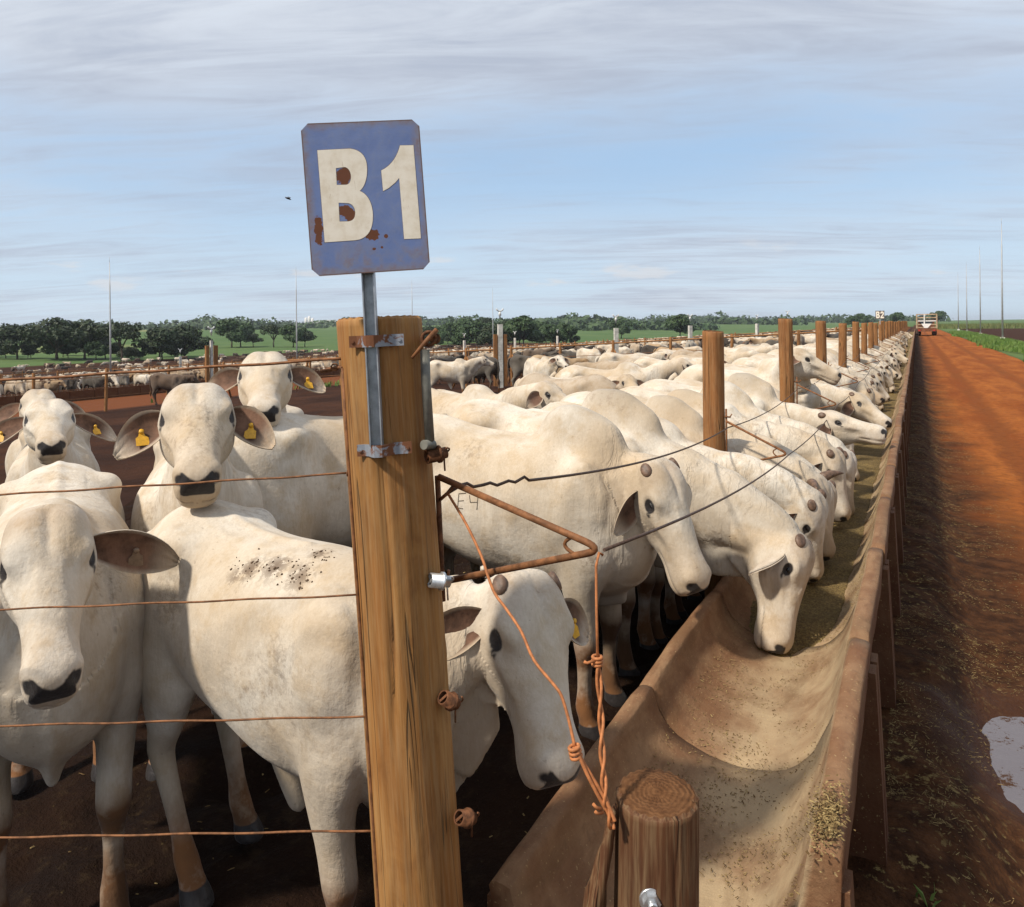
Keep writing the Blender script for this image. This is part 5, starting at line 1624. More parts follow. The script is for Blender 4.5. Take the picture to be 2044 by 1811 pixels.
def soil(o, spots):
    """mark where dung has dried in the hair: spots are (photo x, photo y, radius in metres, strength)"""
    nv = len(o.data.vertices); P = np.empty(nv*3, np.float32); o.data.vertices.foreach_get('co', P); P = P.reshape(-1, 3)
    a = np.zeros(nv)
    for px_, py_, r, k in spots:
        h = on_hide_fast(o, px_, py_)
        if h: a = np.maximum(a, k*np.exp(-np.sum((P-np.array(h[0]))**2, 1)/(r*r)))
    o.data.attributes['soil'].data.foreach_set('value', a.astype(np.float32))
soil(FRONT, [(500, 1135, 0.055, 1.0), (550, 1130, 0.06, 1.0), (600, 1150, 0.06, 0.9), (640, 1105, 0.04, 0.9), (470, 1150, 0.04, 0.8), (400, 1480, 0.07, 0.8), (420, 1700, 0.05, 0.9), (560, 1330, 0.10, 0.45), (340, 1200, 0.10, 0.5)])
dung(FRONT, [(500, 1130, 24, 11), (560, 1125, 30, 13), (600, 1150, 22, 14), (640, 1108, 14, 8)], 90, 3)
soil(E4, [(1180, 1120, 0.05, 0.7), (1000, 1130, 0.12, 0.45), (940, 900, 0.10, 0.4)])
# D: middle left, face on
hero('white animal facing the camera between the two front ones, ears spread, dark muzzle', cam_xy(-1.66, 3.95), FWD+22, at_px(394, 778, 3.02), at_px(394, 985, 2.50), scale=1.08,
     tags=(1, 1), seed=4, voxel=0.0095, group=GH, lift=0.5, dew=1.0, ears=((0.75, -0.10, 1.0), (0.75, -0.10, 1.0)), earface=(0.5, 0.85, 0.0), headw=1.10, carry=0.2, earlen=0.20)
# E: behind D
hero('white animal with mouth slightly open, looking over from behind the middle one', cam_xy(-1.74, 5.30), FWD+17, at_px(530, 712, 4.25), at_px(526, 812, 3.78), scale=1.10,
     tags=(1, 0), seed=5, voxel=0.012, group=GH, lift=0.7, ears=((0.0, -0.25, 1.0), (0.0, -0.25, 1.0)), earface=(0.5, 0.85, 0.0), headw=1.12, carry=0.2, dew=0.9, earlen=0.20)
# Q: rump behind the sign post
hero('white animal seen from behind, its rump just left of the sign post', cam_xy(-0.98, 4.42), 80, cam_xy(-1.15, 5.35)+(1.1,), cam_xy(-1.2, 5.6)+(0.7,), scale=1.14, seed=6, voxel=0.013, group=GH, grey=0.3)
# F, G: heads behind A
hero('white animal behind the left front one, only its ears and brow showing', cam_xy(-3.45, 5.6), FWD+30, at_px(98, 806, 4.6), at_px(104, 890, 4.15), scale=1.04, tags=(1, 1), seed=7, voxel=0.014, group=GH, lift=0.3, earlen=0.27, ears=((0.05, -0.45, 1.0),)*2, earface=(0.5, 0.85, 0.0), headw=1.1)
hero('white animal farther back at the left edge, only the top of its head showing', cam_xy(-4.25, 6.8), FWD+30, at_px(78, 784, 5.75), at_px(70, 850, 5.3), scale=1.05, seed=8, voxel=0.016, group=GH, lift=0.4, ears=((0.05, -0.45, 1.0),)*2)
# feeding row
GR = 'white cattle feeding in a row at the trough'
def feed_hero(label, y, poll, muzzle, x0=-1.84, heading=0, **kw):
    a = dict(voxel=0.011, group=GR, neckw=1.10, headw=1.06, lift=-0.35, carry=0.45, grey=0.55)
    a.update(kw)
    return hero(label, (x0, y), heading, poll, muzzle, **a)
feed_hero('white animal with its muzzle deep in the feed, nearest lowered head in the trough', 4.16, at_px(1604, 1082, 3.76), at_px(1578, 1282, 3.62), heading=0, x0=-1.90, scale=1.08, horns=('scar', 'scar'), tags=(0, 3), seed=11, voxel=0.0095, earlen=0.19, ears=((0.5, -0.5, 0.75), (0.5, -0.5, 0.75)), earface=(1.0, 0.3, 0.1), upw=(1, 0, 0.2), grey=0.8)
feed_hero('white animal with a dark horn bud, second lowered head in the trough', 4.62, (-0.52, 4.62, 0.93), (-0.50, 4.70, 0.43), horns=('stub', 'scar'), seed=12, hump=0.7, girth=0.95, upw=(1, -0.2, 0), ears=((0.4, -0.9, 0.6),)*2, earface=(0.3, 0.1, 1.0))
feed_hero('white animal with one pointed horn, third lowered head in the trough', 5.12, (-0.56, 5.04, 0.96), (-0.46, 5.06, 0.44), horns=('horn', 'horn'), seed=13, upw=(1, -0.3, 0), ears=((0.3, -0.7, 0.8),)*2, heading=-3)
feed_hero('white animal with a large brown horn stub, fourth lowered head in the trough', 5.62, at_px(1650, 968, 5.02), at_px(1658, 1108, 4.95), scale=1.03, horns=('stub', 'stub'), seed=14, hump=0.85, upw=(1, -0.2, 0), ears=((0.3, -0.7, 0.8),)*2)
feed_hero('white animal half hidden behind a brown horn stub, fifth lowered head', 6.12, (-0.55, 6.05, 0.98), (-0.43, 6.0, 0.45), horns=('stub', 'stub'), seed=15, hump=0.6, upw=(1, -0.3, 0), ears=((0.3, -0.7, 0.8),)*2, heading=2)
feed_hero('white animal with its ear turned out, sixth lowered head, dark face side', 6.72, at_px(1692, 905, 6.0), at_px(1700, 1000, 5.95), horns=('scar', 'stub'), seed=16, mat=COW_WHITE, upw=(1, -0.3, 0), ears=((0.1, -0.3, 1.0),)*2)
feed_hero('grey faced animal in profile with its nose over the outer trough rim', 7.22, at_px(1642, 828, 6.55), at_px(1764, 853, 6.3), mat=COW_WHITE, scale=1.02, seed=17, lift=-0.2, carry=0.7, ears=((-0.3, -0.6, 0.8),)*2, grey=1.0, horns=('stub', 'stub'), x0=-1.72)
feed_hero('white animal holding its head high in profile beside the second slim post', 9.02, at_px(1588, 700, 8.25), at_px(1668, 738, 8.1), mat=COW_WHITE, scale=1.06, seed=18, lift=0.5, carry=0.25, x0=-1.75, ears=((-0.65, -0.35, 0.7),)*2, grey=0.2, voxel=0.012)

# shared bodies for the rest of the herd
def proto(pose, voxel, seed, horns=None, eyes=True, mat=None):
    o = make_cow(pose, mat or COW_WHITE, 'p', None, voxel, seed, eyes, horns)
    return o
FEED = []
FEED_POSES = [dict(poll=(1.16, 0.02, 0.96), nose=(0.18, -0.05, -0.9), lift=-0.35, up=(1, 0, 0.1), grey=0.7), dict(poll=(1.18, -0.08, 0.93), nose=(0.28, -0.25, -0.8), lift=-0.4, up=(1, -0.2, 0.1), grey=0.4),
              dict(poll=(1.12, 0.10, 1.04), nose=(0.5, 0.2, -0.7), lift=-0.2, up=(0.4, 0, 1), grey=0.6), dict(poll=(1.10, 0.0, 1.12), nose=(0.75, -0.3, -0.5), lift=-0.1, up=(0.3, 0, 1), grey=0.5),
              dict(poll=(1.17, 0.05, 0.95), nose=(0.35, 0.1, -0.85), lift=-0.35, up=(1, 0, 0.1), grey=0.9)]
for k, ps in enumerate(FEED_POSES):
    ps['neckw'] = 1.08; ps['headw'] = 1.06; ps['hump'] = (0.95, 0.7, 0.85, 0.55, 0.75)[k]; ps['dew'] = (1.0, 0.8, 1.2, 1.0, 0.9)[k]; ps['girth'] = (1.0, 0.95, 1.05, 1.0, 0.92)[k]
    ps['ears'] = ((0.2, -0.6, 0.9),)*2
    FEED.append(proto(ps, 0.018, 30+k, ('stub', 'horn') if k == 1 else ('scar', 'scar') if k % 2 else ('stub', 'stub')))
STAND_POSES = [dict(poll=(1.05, 0.05, 1.48), nose=(0.85, 0.1, -0.45), lift=0.5, grey=0.6), dict(poll=(0.98, 0.22, 1.25), nose=(0.6, 0.35, -0.7), lift=0.1, grey=0.3, steps=(0.1, -0.12, -0.1, 0.12)),
               dict(poll=(0.96, -0.15, 0.82), nose=(0.45, -0.1, -0.85), lift=-0.5, grey=0.6, steps=(-0.1, 0.1, 0.12, -0.08)), dict(poll=(1.02, -0.10, 1.40), nose=(0.75, -0.5, -0.4), lift=0.4, grey=0.9)]
for k, ps in enumerate(STAND_POSES): ps['hump'] = (0.9, 0.5, 0.7, 0.6)[k]
STAND = [proto(ps, 0.024, 40+k) for k, ps in enumerate(STAND_POSES)]
LOW = []
for k, ps in enumerate(STAND_POSES):
    me = cow_mesh('cow', dict(ps, tail=True), 0.048, 50+k)
    LOW.append(me)
HIDES = [COW_WHITE, COW_DIRTY, COW_GREY, COW_TAN, COW_BROWN, COW_BLACK]
LOWS = {}
for k, me in enumerate(LOW):
    for h in HIDES:
        m2 = me.copy(); m2.materials.clear(); m2.materials.append(h); LOWS[k, h.name] = m2

rh = random.Random(77)
count = 0
used_proto = set()
def use(pr, loc, rz, sc, label, group, mat=None):
    """place a shared body: the first time moves it, then copies with all parts"""
    global count
    if pr.name in used_proto: o = copy_tree(pr)
    else: o = pr; used_proto.add(pr.name)
    o.location = loc; o.rotation_euler = (0, 0, rz); o.scale = (sc,)*3
    tag(o, label, 'cow', group)
    if mat and mat != COW_WHITE:
        o.material_slots[0].link = 'OBJECT'; o.material_slots[0].material = mat
    count += 1
    return o
def low_cow(k, hide, loc, rz, sc, label, group):
    global count
    o = link_mesh('cow', LOWS[k % len(LOW), hide.name]); o.location = loc; o.rotation_euler = (0, 0, rz); o.scale = (sc,)*3
    tag(o, label, 'cow', group); count += 1
    return o

# the rest of the feeding row
nth = {}
y = 7.85; k = 0; taken = [7.22, 9.02]
while y < 29.4:
    if all(abs(y-p) > 0.14 for p in POST_Y) and abs(y-9.02) > 0.40:
        x = -1.80+rh.uniform(-0.16, 0.06)
        i = (k*3+rh.randrange(2)) % 5
        g = sum(1 for p in POST_Y if p < y); nth[g] = nth.get(g, 0)+1
        lab = '%s white animal feeding past the %s slim post of the row' % (ORD[nth[g]-1], ORD[g-1])
        use(FEED[i], (x, y, gz(x, y)), R(rh.uniform(-7, 7)), rh.uniform(0.96, 1.06), lab, 'white cattle farther down the feeding row', COW_DIRTY if rh.random() < 0.22 else None)
        k += 1
        y += rh.uniform(0.52, 0.66)
    else: y += 0.10
while y < 62:
    x = -1.78+rh.uniform(-0.2, 0.06)
    o = use(FEED[rh.randrange(5)], (x, y, gz(x, y)), R(rh.uniform(-8, 8)), rh.uniform(0.95, 1.05), 'animal feeding at the far end of the trough', 'cattle at the far end of the feeding row', rh.choice([None, COW_DIRTY, COW_TAN, COW_GREY]))
    y += rh.uniform(0.7, 1.3)

# loose animals in the near pen: second rank behind the feeders
occ = []
def free(x, y, r=1.0):
    return all((x-a)**2+(y-b)**2 > r*r for a, b in occ)
second = [(-4.2, 6.5, -12), (-4.6, 7.6, 5), (-4.1, 8.8, 175), (-4.5, 9.9, -8), (-4.3, 11.1, 14), (-4.7, 12.3, 0), (-4.4, 13.8, 9), (-4.6, 15.4, -7), (-4.3, 17.2, 12), (-6.6, 17.4, 165), (-4.8, 19.0, -4), (-7.2, 20.2, 30), (-4.5, 21.0, 8), (-4.9, 23.2, 0), (-7.0, 23.4, 190), (-4.6, 25.4, 5), (-5.0, 27.4, -6), (-7.6, 26.6, 20), (-9.6, 25.0, 140)]
rk = {}
for i, (x, y, a) in enumerate(second):
    pr = STAND[i % 4]
    g = max(1, sum(1 for p in POST_Y if p < y)); rk.setdefault(g, 0); rk[g] += 1
    lab = '%s white animal standing behind the feeders level with the %s slim post' % (ORD[rk[g]-1], ORD[g-1])
    if i == 17: lab = 'white animal behind the feeding row, turned away from the trough'
    use(pr, (x, y, gz(x, y)), R(a), rh.uniform(0.97, 1.06), lab, 'white cattle standing behind the feeding row', COW_DIRTY if i in (2, 9, 14) else None)
    occ.append((x, y))
special = [((-14.4, 22.0), 28, 0, COW_WHITE, 'white humped animal walking right in the open pen beyond the sign post'), ((-30.0, 22.4), 22, 1, COW_BROWN, 'dark brown horned animal standing by the fence of the left alley'),
           ((-12.6, 24.8), 20, 3, COW_BLACK, 'black animal standing behind the walking white one'), ((-9.4, 19.0), -40, 0, COW_WHITE, 'white animal facing the camera over the backs with dark ears spread'),
           ((-15.0, 25.2), 160, 2, COW_BLACK, 'black animal lowering its head near the white lamp post'), ((-10.6, 22.4), 12, 1, COW_TAN, 'tan animal standing in the near pen behind the white backs')]
for (x, y), a, k, hide, lab in special:
    use(STAND[k], (x, y, gz(x, y)), R(a), 1.04, lab, None, hide); occ.append((x, y))
HL = {'white_hide': 'white', 'soiled_white_hide': 'dusty white', 'grey_hide': 'grey', 'tan_hide': 'tan', 'brown_hide': 'dark brown', 'black_hide': 'black'}
def pick(w):
    return rh.choices(HIDES, w)[0]
def crowd(n, xr, yr, w, where, group, r=1.2, faces=None):
    m = 0; tries = 0
    while m < n and tries < n*60:
        tries += 1
        x = rh.uniform(*xr); y = yr[0]+(yr[1]-yr[0])*rh.random()**1.15
        if not free(x, y, r): continue
        a = rh.choice(faces)+rh.uniform(-25, 25) if faces else rh.uniform(0, 360)
        h = pick(w)
        low_cow(rh.randrange(4), h, (x, y, gz(x, y)), R(a), rh.uniform(0.93, 1.06), HL[h.name]+' animal '+where, group); occ.append((x, y)); m += 1
TAKEN = count
# pen beyond the cross fence (its row along the trough too), then the pens across the alley
crowd(62, (-29, -3.6), (31.5, 58), (4, 2, 1.2, 1.2, 3.0, 3.6), 'in the pen behind the cross fence', 'cattle in the pen behind the cross fence')
TR2 = -44.0
y = 17.0; m = 0
while y < 66 and m < 44:
    h = pick((7, 3, 1, 0.5, 1, 1.2)); x = TR2-1.35+rh.uniform(-.2, .1)
    low_cow(rh.choice([1, 2, 2, 0]), h, (x, y, gz(x, y)), R(rh.uniform(-14, 14)), rh.uniform(0.94, 1.05), HL[h.name]+' animal lined up at the trough across the alley', 'cattle at the trough across the alley'); occ.append((x, y)); m += 1
    y += rh.uniform(0.85, 1.5)
crowd(64, (-76, -47.5), (22, 95), (7, 3, 1, 0.7, 1.2, 1.6), 'in the pens across the alley', 'cattle in the pens across the alley', 1.3)
# the distant rest: one mass
def mass(name, boxes, n, w, label):
    V = []; F = []; MI = []; base = 0
    src = []
    for k in range(4):
        me = bpy.data.meshes.new('t'); 
        m0 = cow_mesh('t0', dict(STAND_POSES[k], tail=False, sheath=False), 0.085, 60+k)
        v = np.empty(len(m0.vertices)*3, np.float32); m0.vertices.foreach_get('co', v)
        src.append((v.reshape(-1, 3), [tuple(p.vertices) for p in m0.polygons]))
        bpy.data.meshes.remove(m0); bpy.data.meshes.remove(me)
    for i in range(n):
        bx = boxes[rh.randrange(len(boxes))]
        x = rh.uniform(bx[0], bx[1]); y = rh.uniform(bx[2], bx[3])
        v, f = src[i % 4]; a = rh.uniform(0, 6.28); s = rh.uniform(0.93, 1.06)
        c_, s_ = math.cos(a)*s, math.sin(a)*s
        q = np.stack([v[:, 0]*c_-v[:, 1]*s_+x, v[:, 0]*s_+v[:, 1]*c_+y, v[:, 2]*s+gz(x, y)], -1)
        V.append(q); F.extend([[j+base for j in p] for p in f]); base += len(v)
        MI.extend([rh.choices(range(6), w)[0]]*len(f))
    me = bpy.data.meshes.new(name); me.from_pydata(np.concatenate(V).tolist(), [], F)
    me.polygons.foreach_set('material_index', MI); me.polygons.foreach_set('use_smooth', [True]*len(F))
    for h in HIDES: me.materials.append(h)
    return tag(link_mesh(name, me), label, 'cattle herd', kind='stuff')
mass('distant_herd', [(-29, -3, 58, 90), (-29, -3, 58, 90), (-29, -2.2, 90, 200), (-76, -47.5, 95, 240), (-76, -47, 18, 95), (-76, -47, 18, 95), (-122, -92, 30, 220), (-122, -92, 60, 220), (-172, -128, 40, 240), (-172, -128, 60, 240), (-76, -47, 40, 140)], 1250, (4.5, 2.2, 1, 1, 2.8, 3.2), 'hundreds of white and dark cattle crowded in the distant pens')
# ------------------------------------------------------------------ fences, lamp posts and masts of the feedlot
def stick(pts, r, n=6):
    mb = MB(); mb.tube(pts, r, n); return mb
FP_ME = [post_mesh('fence_post', (0, 0, 0), (0, 0, 2.1), 0.07, 0.06, 70+k, 10, 12, 0, M_WOOD3, 1) for k in range(3)]
rf = random.Random(9)
def fence_line(p0, p1, n, railz, label_p, label_r, group, lean=0.03, rails=(1.0,), r=0.035, brace=()):
    P = []
    for i in range(n):
        t = i/(n-1); x = p0[0]+(p1[0]-p0[0])*t; y = p0[1]+(p1[1]-p0[1])*t
        z = gz(x, y)
        o = link_mesh('fence_post', FP_ME[i % 3]); o.location = (x, y, z-0.3)
        o.rotation_euler = (rf.uniform(-lean, lean), rf.uniform(-lean, lean), rf.uniform(0, 6))
        tag(o, label_p, 'fence post', group)
        if i in brace:
            dx, dy = (p1[0]-p0[0])/(n-1), (p1[1]-p0[1])/(n-1); L = math.hypot(dx, dy)
            for sg in (1, -1):
                bm_ = stick([(0, 0, 1.75), (sg*dx/L*0.8, sg*dy/L*0.8, 0.15)], 0.045)
                b = bm_.build('brace', M_WOOD3, o); b.rotation_euler = (0, 0, -o.rotation_euler.z)
        P.append(Vector((x, y, z)))
    for k, rz in enumerate(rails):
        mb = MB(); mb.tube([p+Vector((0, 0, rz)) for p in P], r if k == 0 else 0.012, 6)
        tag(mb.build('fence_rail' if k == 0 else 'fence_wire', M_WOOD3 if k == 0 else M_RUSTWIRE), label_r if k == 0 else label_r.replace('top rail', 'wire %s' % ('below the top rail', 'at mid height', 'near the ground')[min(k-1, 2)]), 'fence rail' if k == 0 else 'fence wire', group+' rails')
CY = 29.9
fence_line((-1.5, CY), (-31, CY), 13, 1.65, 'brown wooden post of the cross fence beyond the near pen', 'brown top rail of the cross fence beyond the near pen', 'posts of the cross fence', 0.02, (1.68, 1.2, 0.75), brace=(4, 6, 7))
fence_line((-31, 2), (-31, 89), 30, 1.6, 'leaning brown post of the fence beside the left alley', 'top rail of the fence beside the left alley', 'posts of the alley fence', 0.09, (1.45, 1.0, 0.6), 0.010, brace=(8, 10, 15))
fence_line((-1.5, 60), (-31, 60), 9, 1.65, 'distant post of the second cross fence', 'top rail of the second cross fence', 'posts of the second cross fence', 0.03, (1.65,))
fence_line((-45.2, 14), (-45.2, 96), 28, 1.6, 'post standing over the trough across the alley', 'top rail over the trough across the alley', 'posts over the trough across the alley', 0.04, (1.75, 1.3), 0.02)
fence_line((-46, 50), (-77, 50), 9, 1.6, 'post of the fence dividing the pens across the alley', 'top rail dividing the pens across the alley', 'posts dividing the pens across the alley', 0.04, (1.6,))
fence_line((-90, 20), (-90, 170), 24, 1.6, 'post of the middle fence among the left pens', 'top rail of the middle fence among the left pens', 'posts of the middle fence', 0.04, (1.6,), 0.03)
fence_line((-125, 30), (-125, 200), 24, 1.6, 'post of the last fence but one on the left', 'top rail of the last fence but one', 'posts of the last fence but one', 0.04, (1.6,), 0.03)
fence_line((-78, 16), (-78, 150), 28, 1.6, 'post of the far fence before the dark trees', 'top rail of the far fence before the dark trees', 'posts of the far fence', 0.04, (1.6,), 0.03)
# the trough across the alley: low brown wall, section by section
def far_trough_mesh():
    me = SHELLS[0].copy(); return me
SEC2 = []
for k in range(56):
    y = 14+k*1.5
    mb = None
    if k == 0:
        mb = MB(); W, H_, D = 1.47, 0.62, 0.75
        mb.rings([[Vector((sx, yy, z)) for sx, z in ((0, 0), (0.02, H_), (-0.08, H_), (-0.2, 0.28), (-0.55, 0.28), (-0.66, 0.5), (-0.76, 0.5), (-0.74, 0))] for yy in (0, W)], True, False)
        t2 = mb.mesh('trough_section'); t2.attributes.new('outer', 'FLOAT', 'POINT').data.foreach_set('value', [0.8]*len(t2.vertices)); t2.materials.append(M_CONC)
    o = link_mesh('trough_section', t2); o.location = (TR2+0.35, y, gz(TR2, y)-0.02+rf.uniform(-.01, .01))
    tag(o, 'section of the low brown trough wall across the alley', 'feed trough', 'sections of the trough across the alley')

# lamp posts: pale square posts with a lantern cup on top
def lamp_post(x, y, h, w, label, planks=False):
    t = empty('lamp_post', (x, y, gz(x, y)), rf.uniform(0, 1.5), label, 'lamp post', 'pale lamp posts among the pens')
    mb = MB(); mb.box((0, 0, (h-0.5)/2-0.1), (w, w, h-0.3)); mb.build('shaft', M_WHITEPOST, t)
    mb = MB(); hz = h-0.25
    mb.tube([(0, 0, hz), (0, 0, hz+0.12), (0, 0, hz+0.15), (0, 0, hz+0.30)], [0.03, 0.03, 0.07, 0.05], 8); mb.build('insulator', M_PALE, t)
    mb = MB(); rr = []
    for k in range(8):
        a = R(200)+R(140)*k/7
        rr.append((math.cos(a)*0.17, 0, hz+0.50+math.sin(a)*0.17))
    mb.tube(rr, 0.035, 6); mb.build('lamp_cup', M_PALE, t)
    if planks:
        for sx in (-0.22, 0.22):
            m2 = MB(); m2.box((sx, 0, 1.2), (0.16, 0.16, 2.9 if x < -20 else 2.3)); m2.build('side_post', M_WOOD3, t)
    return t
M_PALE = simple_mat('lamp_pale', (0.62, 0.62, 0.60), 0.5)
LPS = [(-30.8, 25.4, 3.4, 0.12, 'lamp post boxed with rusty planks beside the left alley', True), (-16.3, 28.9, 3.3, 0.20, 'pale lamp post with wooden props at the cross fence', True), (-13.5, 36, 2.9, 0.2, 'pale lamp post right of the propped one', False),
       (-12.1, 45, 2.9, 0.2, 'third pale lamp post along the cross pens', False), (-10.9, 60, 2.9, 0.2, 'fourth pale lamp post, small behind the backs', False), (-9.5, 66, 3.2, 0.2, 'fifth pale lamp post, tiny beside the slim posts', False),
       (-39, 62, 3.0, 0.2, 'pale lamp post right of the sign post, left of the wood', False), (-36.6, 68, 3.0, 0.2, 'pale lamp post before the middle of the dark wood', False), (-35, 75, 3.0, 0.2, 'pale lamp post before the right end of the wood', False), (-60, 46, 3.0, 0.2, 'pale lamp post before the small dark trees', False), (-72, 36, 3.0, 0.2, 'pale lamp post before the left group of dark trees', False)]
for x, y, h, w, lab, pl in LPS: lamp_post(x, y, h, w, lab, pl)
# lightning masts
M_MAST = simple_mat('mast_grey', (0.42, 0.42, 0.42), 0.5, 0.3, 0.4, 0.1, 5)
def mast(x, y, h, label):
    t = empty('lightning_mast', (x, y, gz(x, y)), 0, label, 'mast', 'tall thin lightning masts')
    stick([(0, 0, 0), (0, 0, h*0.5), (0, 0, h*0.5+0.05), (0, 0, h*0.82), (0, 0, h*0.82+0.03), (0, 0, h)], [0.085, 0.075, 0.062, 0.055, 0.038, 0.028], 8).build('pole', M_MAST, t)
    stick([(0, 0, h), (0, 0, h+0.5)], 0.014, 5).build('spike', M_MAST, t)
    mb = MB(); mb.box((0, 0, 0.1), (0.4, 0.4, 0.3)); mb.build('footing', M_WHITEPOST, t)
for px_, d, lab in ((220, 70, 'thin grey mast at far left rising before the dark trees'), (592, 86, 'thin grey mast just left of the blue sign'), (823, 110, 'thin grey mast just right of the blue sign'), (984, 133, 'faint thin mast over the dark wood'),
                    (2001, 75, 'tallest of the four masts right of the road'), (1957, 102, 'second tallest mast right of the road'), (1930, 129, 'third mast right of the road, between two others'), (1913, 156, 'smallest mast right of the road')):
    p = at_px(px_, 650, d); mast(p.x, p.y, 11.7, lab)

# ------------------------------------------------------------------ small B2 sign
M_B2 = simple_mat('sign_plate_dark', (0.10, 0.075, 0.07), 0.6)
b2 = empty('sign', (POST_X, POST_Y[8]-0.10, 1.98), 0, 'small white and brown B2 sign far down the row of posts', 'sign')
b2.scale = (0.58, 0.58, 0.58)
mb = MB(); mb.box((0, 0, 0.37), (0.50, 0.02, 0.50)); mb.build('plate', M_B2, b2)
mb = MB(); mb.box((0, 0.02, 0.0), (0.05, 0.03, 0.45)); mb.build('channel', M_STEEL, b2)
def norm_shape(poly, sx, sz, ox, oz):
    return [(ox+(p[0])*sx, oz-(p[1])*sz) for p in poly]
def fit(oo, hh, x0, x1, z0, z1):
    xs = [p[0] for p in oo]; ys = [p[1] for p in oo]
    f = lambda p: (x0+(p[0]-min(xs))/(max(xs)-min(xs))*(x1-x0), z1-(p[1]-min(ys))/(max(ys)-min(ys))*(z1-z0))
    return [f(p) for p in oo], [[f(p) for p in h] for h in hh]
Two = [(0, 30)]+arc((0, 30), (2, 5), (20, 0), (35, 0), 8)[1:]+arc((35, 0), (60, 0), (70, 15), (70, 30), 8)[1:]+arc((70, 30), (70, 52), (45, 62), (30, 78), 8)[1:]+[(70, 78), (70, 100), (0, 100)]+arc((0, 100), (0, 70), (46, 50), (46, 30), 8)[1:]+arc((46, 30), (45, 18), (26, 18), (24, 32), 6)[1:]
o_, h_ = fit(Bo, [Bh1, Bh2], -0.22, -0.01, 0.16, 0.58)
bm_obj('letter', flat_shape(o_, h_, -0.013, 0.0015), M_LETTER, b2)
o_, h_ = fit(Two, [], 0.02, 0.22, 0.16, 0.58)
bm_obj('numeral', flat_shape(o_, h_, -0.013, 0.0015), M_LETTER, b2)

# ------------------------------------------------------------------ the cattle truck down the road
M_TRK = simple_mat('truck_wood', (0.42, 0.30, 0.19), 0.7, 0, 0.3, 0.3, 4)
M_TRKW = simple_mat('truck_white', (0.72, 0.70, 0.66), 0.5, 0, 0.4, 0.1, 4)
M_TRKD = simple_mat('truck_dusty', (0.16, 0.065, 0.035), 0.8, 0, 0.2, 0.4, 4)
M_TYRE = simple_mat('tyre', (0.045, 0.026, 0.020), 0.9)
M_LAMP = simple_mat('tail_lamp', (0.45, 0.03, 0.02), 0.4)
tp = (1.18, 112.0)
truck = empty('cattle_truck', (tp[0], tp[1], float(road_z(np.array(tp[0]), np.array(tp[1])))), 0, 'dusty truck with open railed cargo cage driving away down the red road', 'truck')
mb = MB(); mb.box((0, 3.0, 0.95), (2.2, 6.2, 0.22)); mb.box((0, -0.05, 0.72), (2.1, 0.12, 0.28)); mb.build('chassis', M_TRKD, truck)
for sx in (-1.15, 1.15):
    mb = MB(); mb.box((sx, 0.06, 1.95), (0.14, 0.12, 1.9)); mb.build('corner_post', M_TRK, truck)
mb = MB(); mb.box((-0.28, 0.0, 1.95), (0.13, 0.08, 1.75)); mb.build('middle_post', M_TRKW, truck)
for z in (1.12, 1.52, 1.98, 2.42, 2.84):
    mb = MB(); mb.box((0, 0.11, z), (2.24, 0.04, 0.13)); mb.build('rail', M_TRK if z != 1.98 else M_TRKW, truck)
for sx in (-1.17, 1.17):
    for z in (1.3, 1.75, 2.2, 2.65):
        mb = MB(); mb.box((sx, 2.6, z), (0.05, 5.0, 0.14)); mb.build('side_rail', M_TRK, truck)
    for yy in (1.4, 2.7, 4.0, 5.1):
        mb = MB(); mb.box((sx*1.03, yy, 1.95), (0.06, 0.10, 1.9)); mb.build('stake', M_TRK, truck)
mb = MB(); mb.rings([[Vector(p) for p in ((-0.62, y, 1.62), (0.55, y, 1.62), (0.12, y, 1.05), (-0.28, y, 1.05))] for y in (-0.12, -0.04)], True, False); mb.build('tail_chute', M_TRKW, truck)
mb = MB(); mb.box((0, 6.7, 1.5), (2.0, 1.7, 1.3)); cb_ = mb.build('cab', M_TRKD, truck)
mb = MB(); mb.box((0, 5.83, 1.85), (1.5, 0.03, 0.5)); mb.build('rear_window', simple_mat('cab_glass', (0.04, 0.05, 0.06), 0.1), cb_)
for sx in (-0.9, 0.9):
    for yy in (0.9, 2.0, 6.6):
        mb = MB(); mb.tube([(sx-0.22, yy, 0.5), (sx-0.2, yy, 0.5), (sx+0.2, yy, 0.5), (sx+0.22, yy, 0.5)], [0.36, 0.5, 0.5, 0.36], 20); w_ = mb.build('wheel', M_TYRE, truck)
        mb = MB(); mb.tube([(sx-0.24, yy, 0.5), (sx+0.24, yy, 0.5)], 0.22, 14); mb.build('rim', M_TRKD, w_)
    mb = MB(); mb.box((sx*0.95, -0.13, 0.74), (0.26, 0.04, 0.14)); mb.build('tail_light', M_LAMP, truck)
    mb = MB(); mb.box((sx, 0.2, 0.42), (0.5, 0.03, 0.42)); mb.build('mud_flap', M_TYRE, truck)

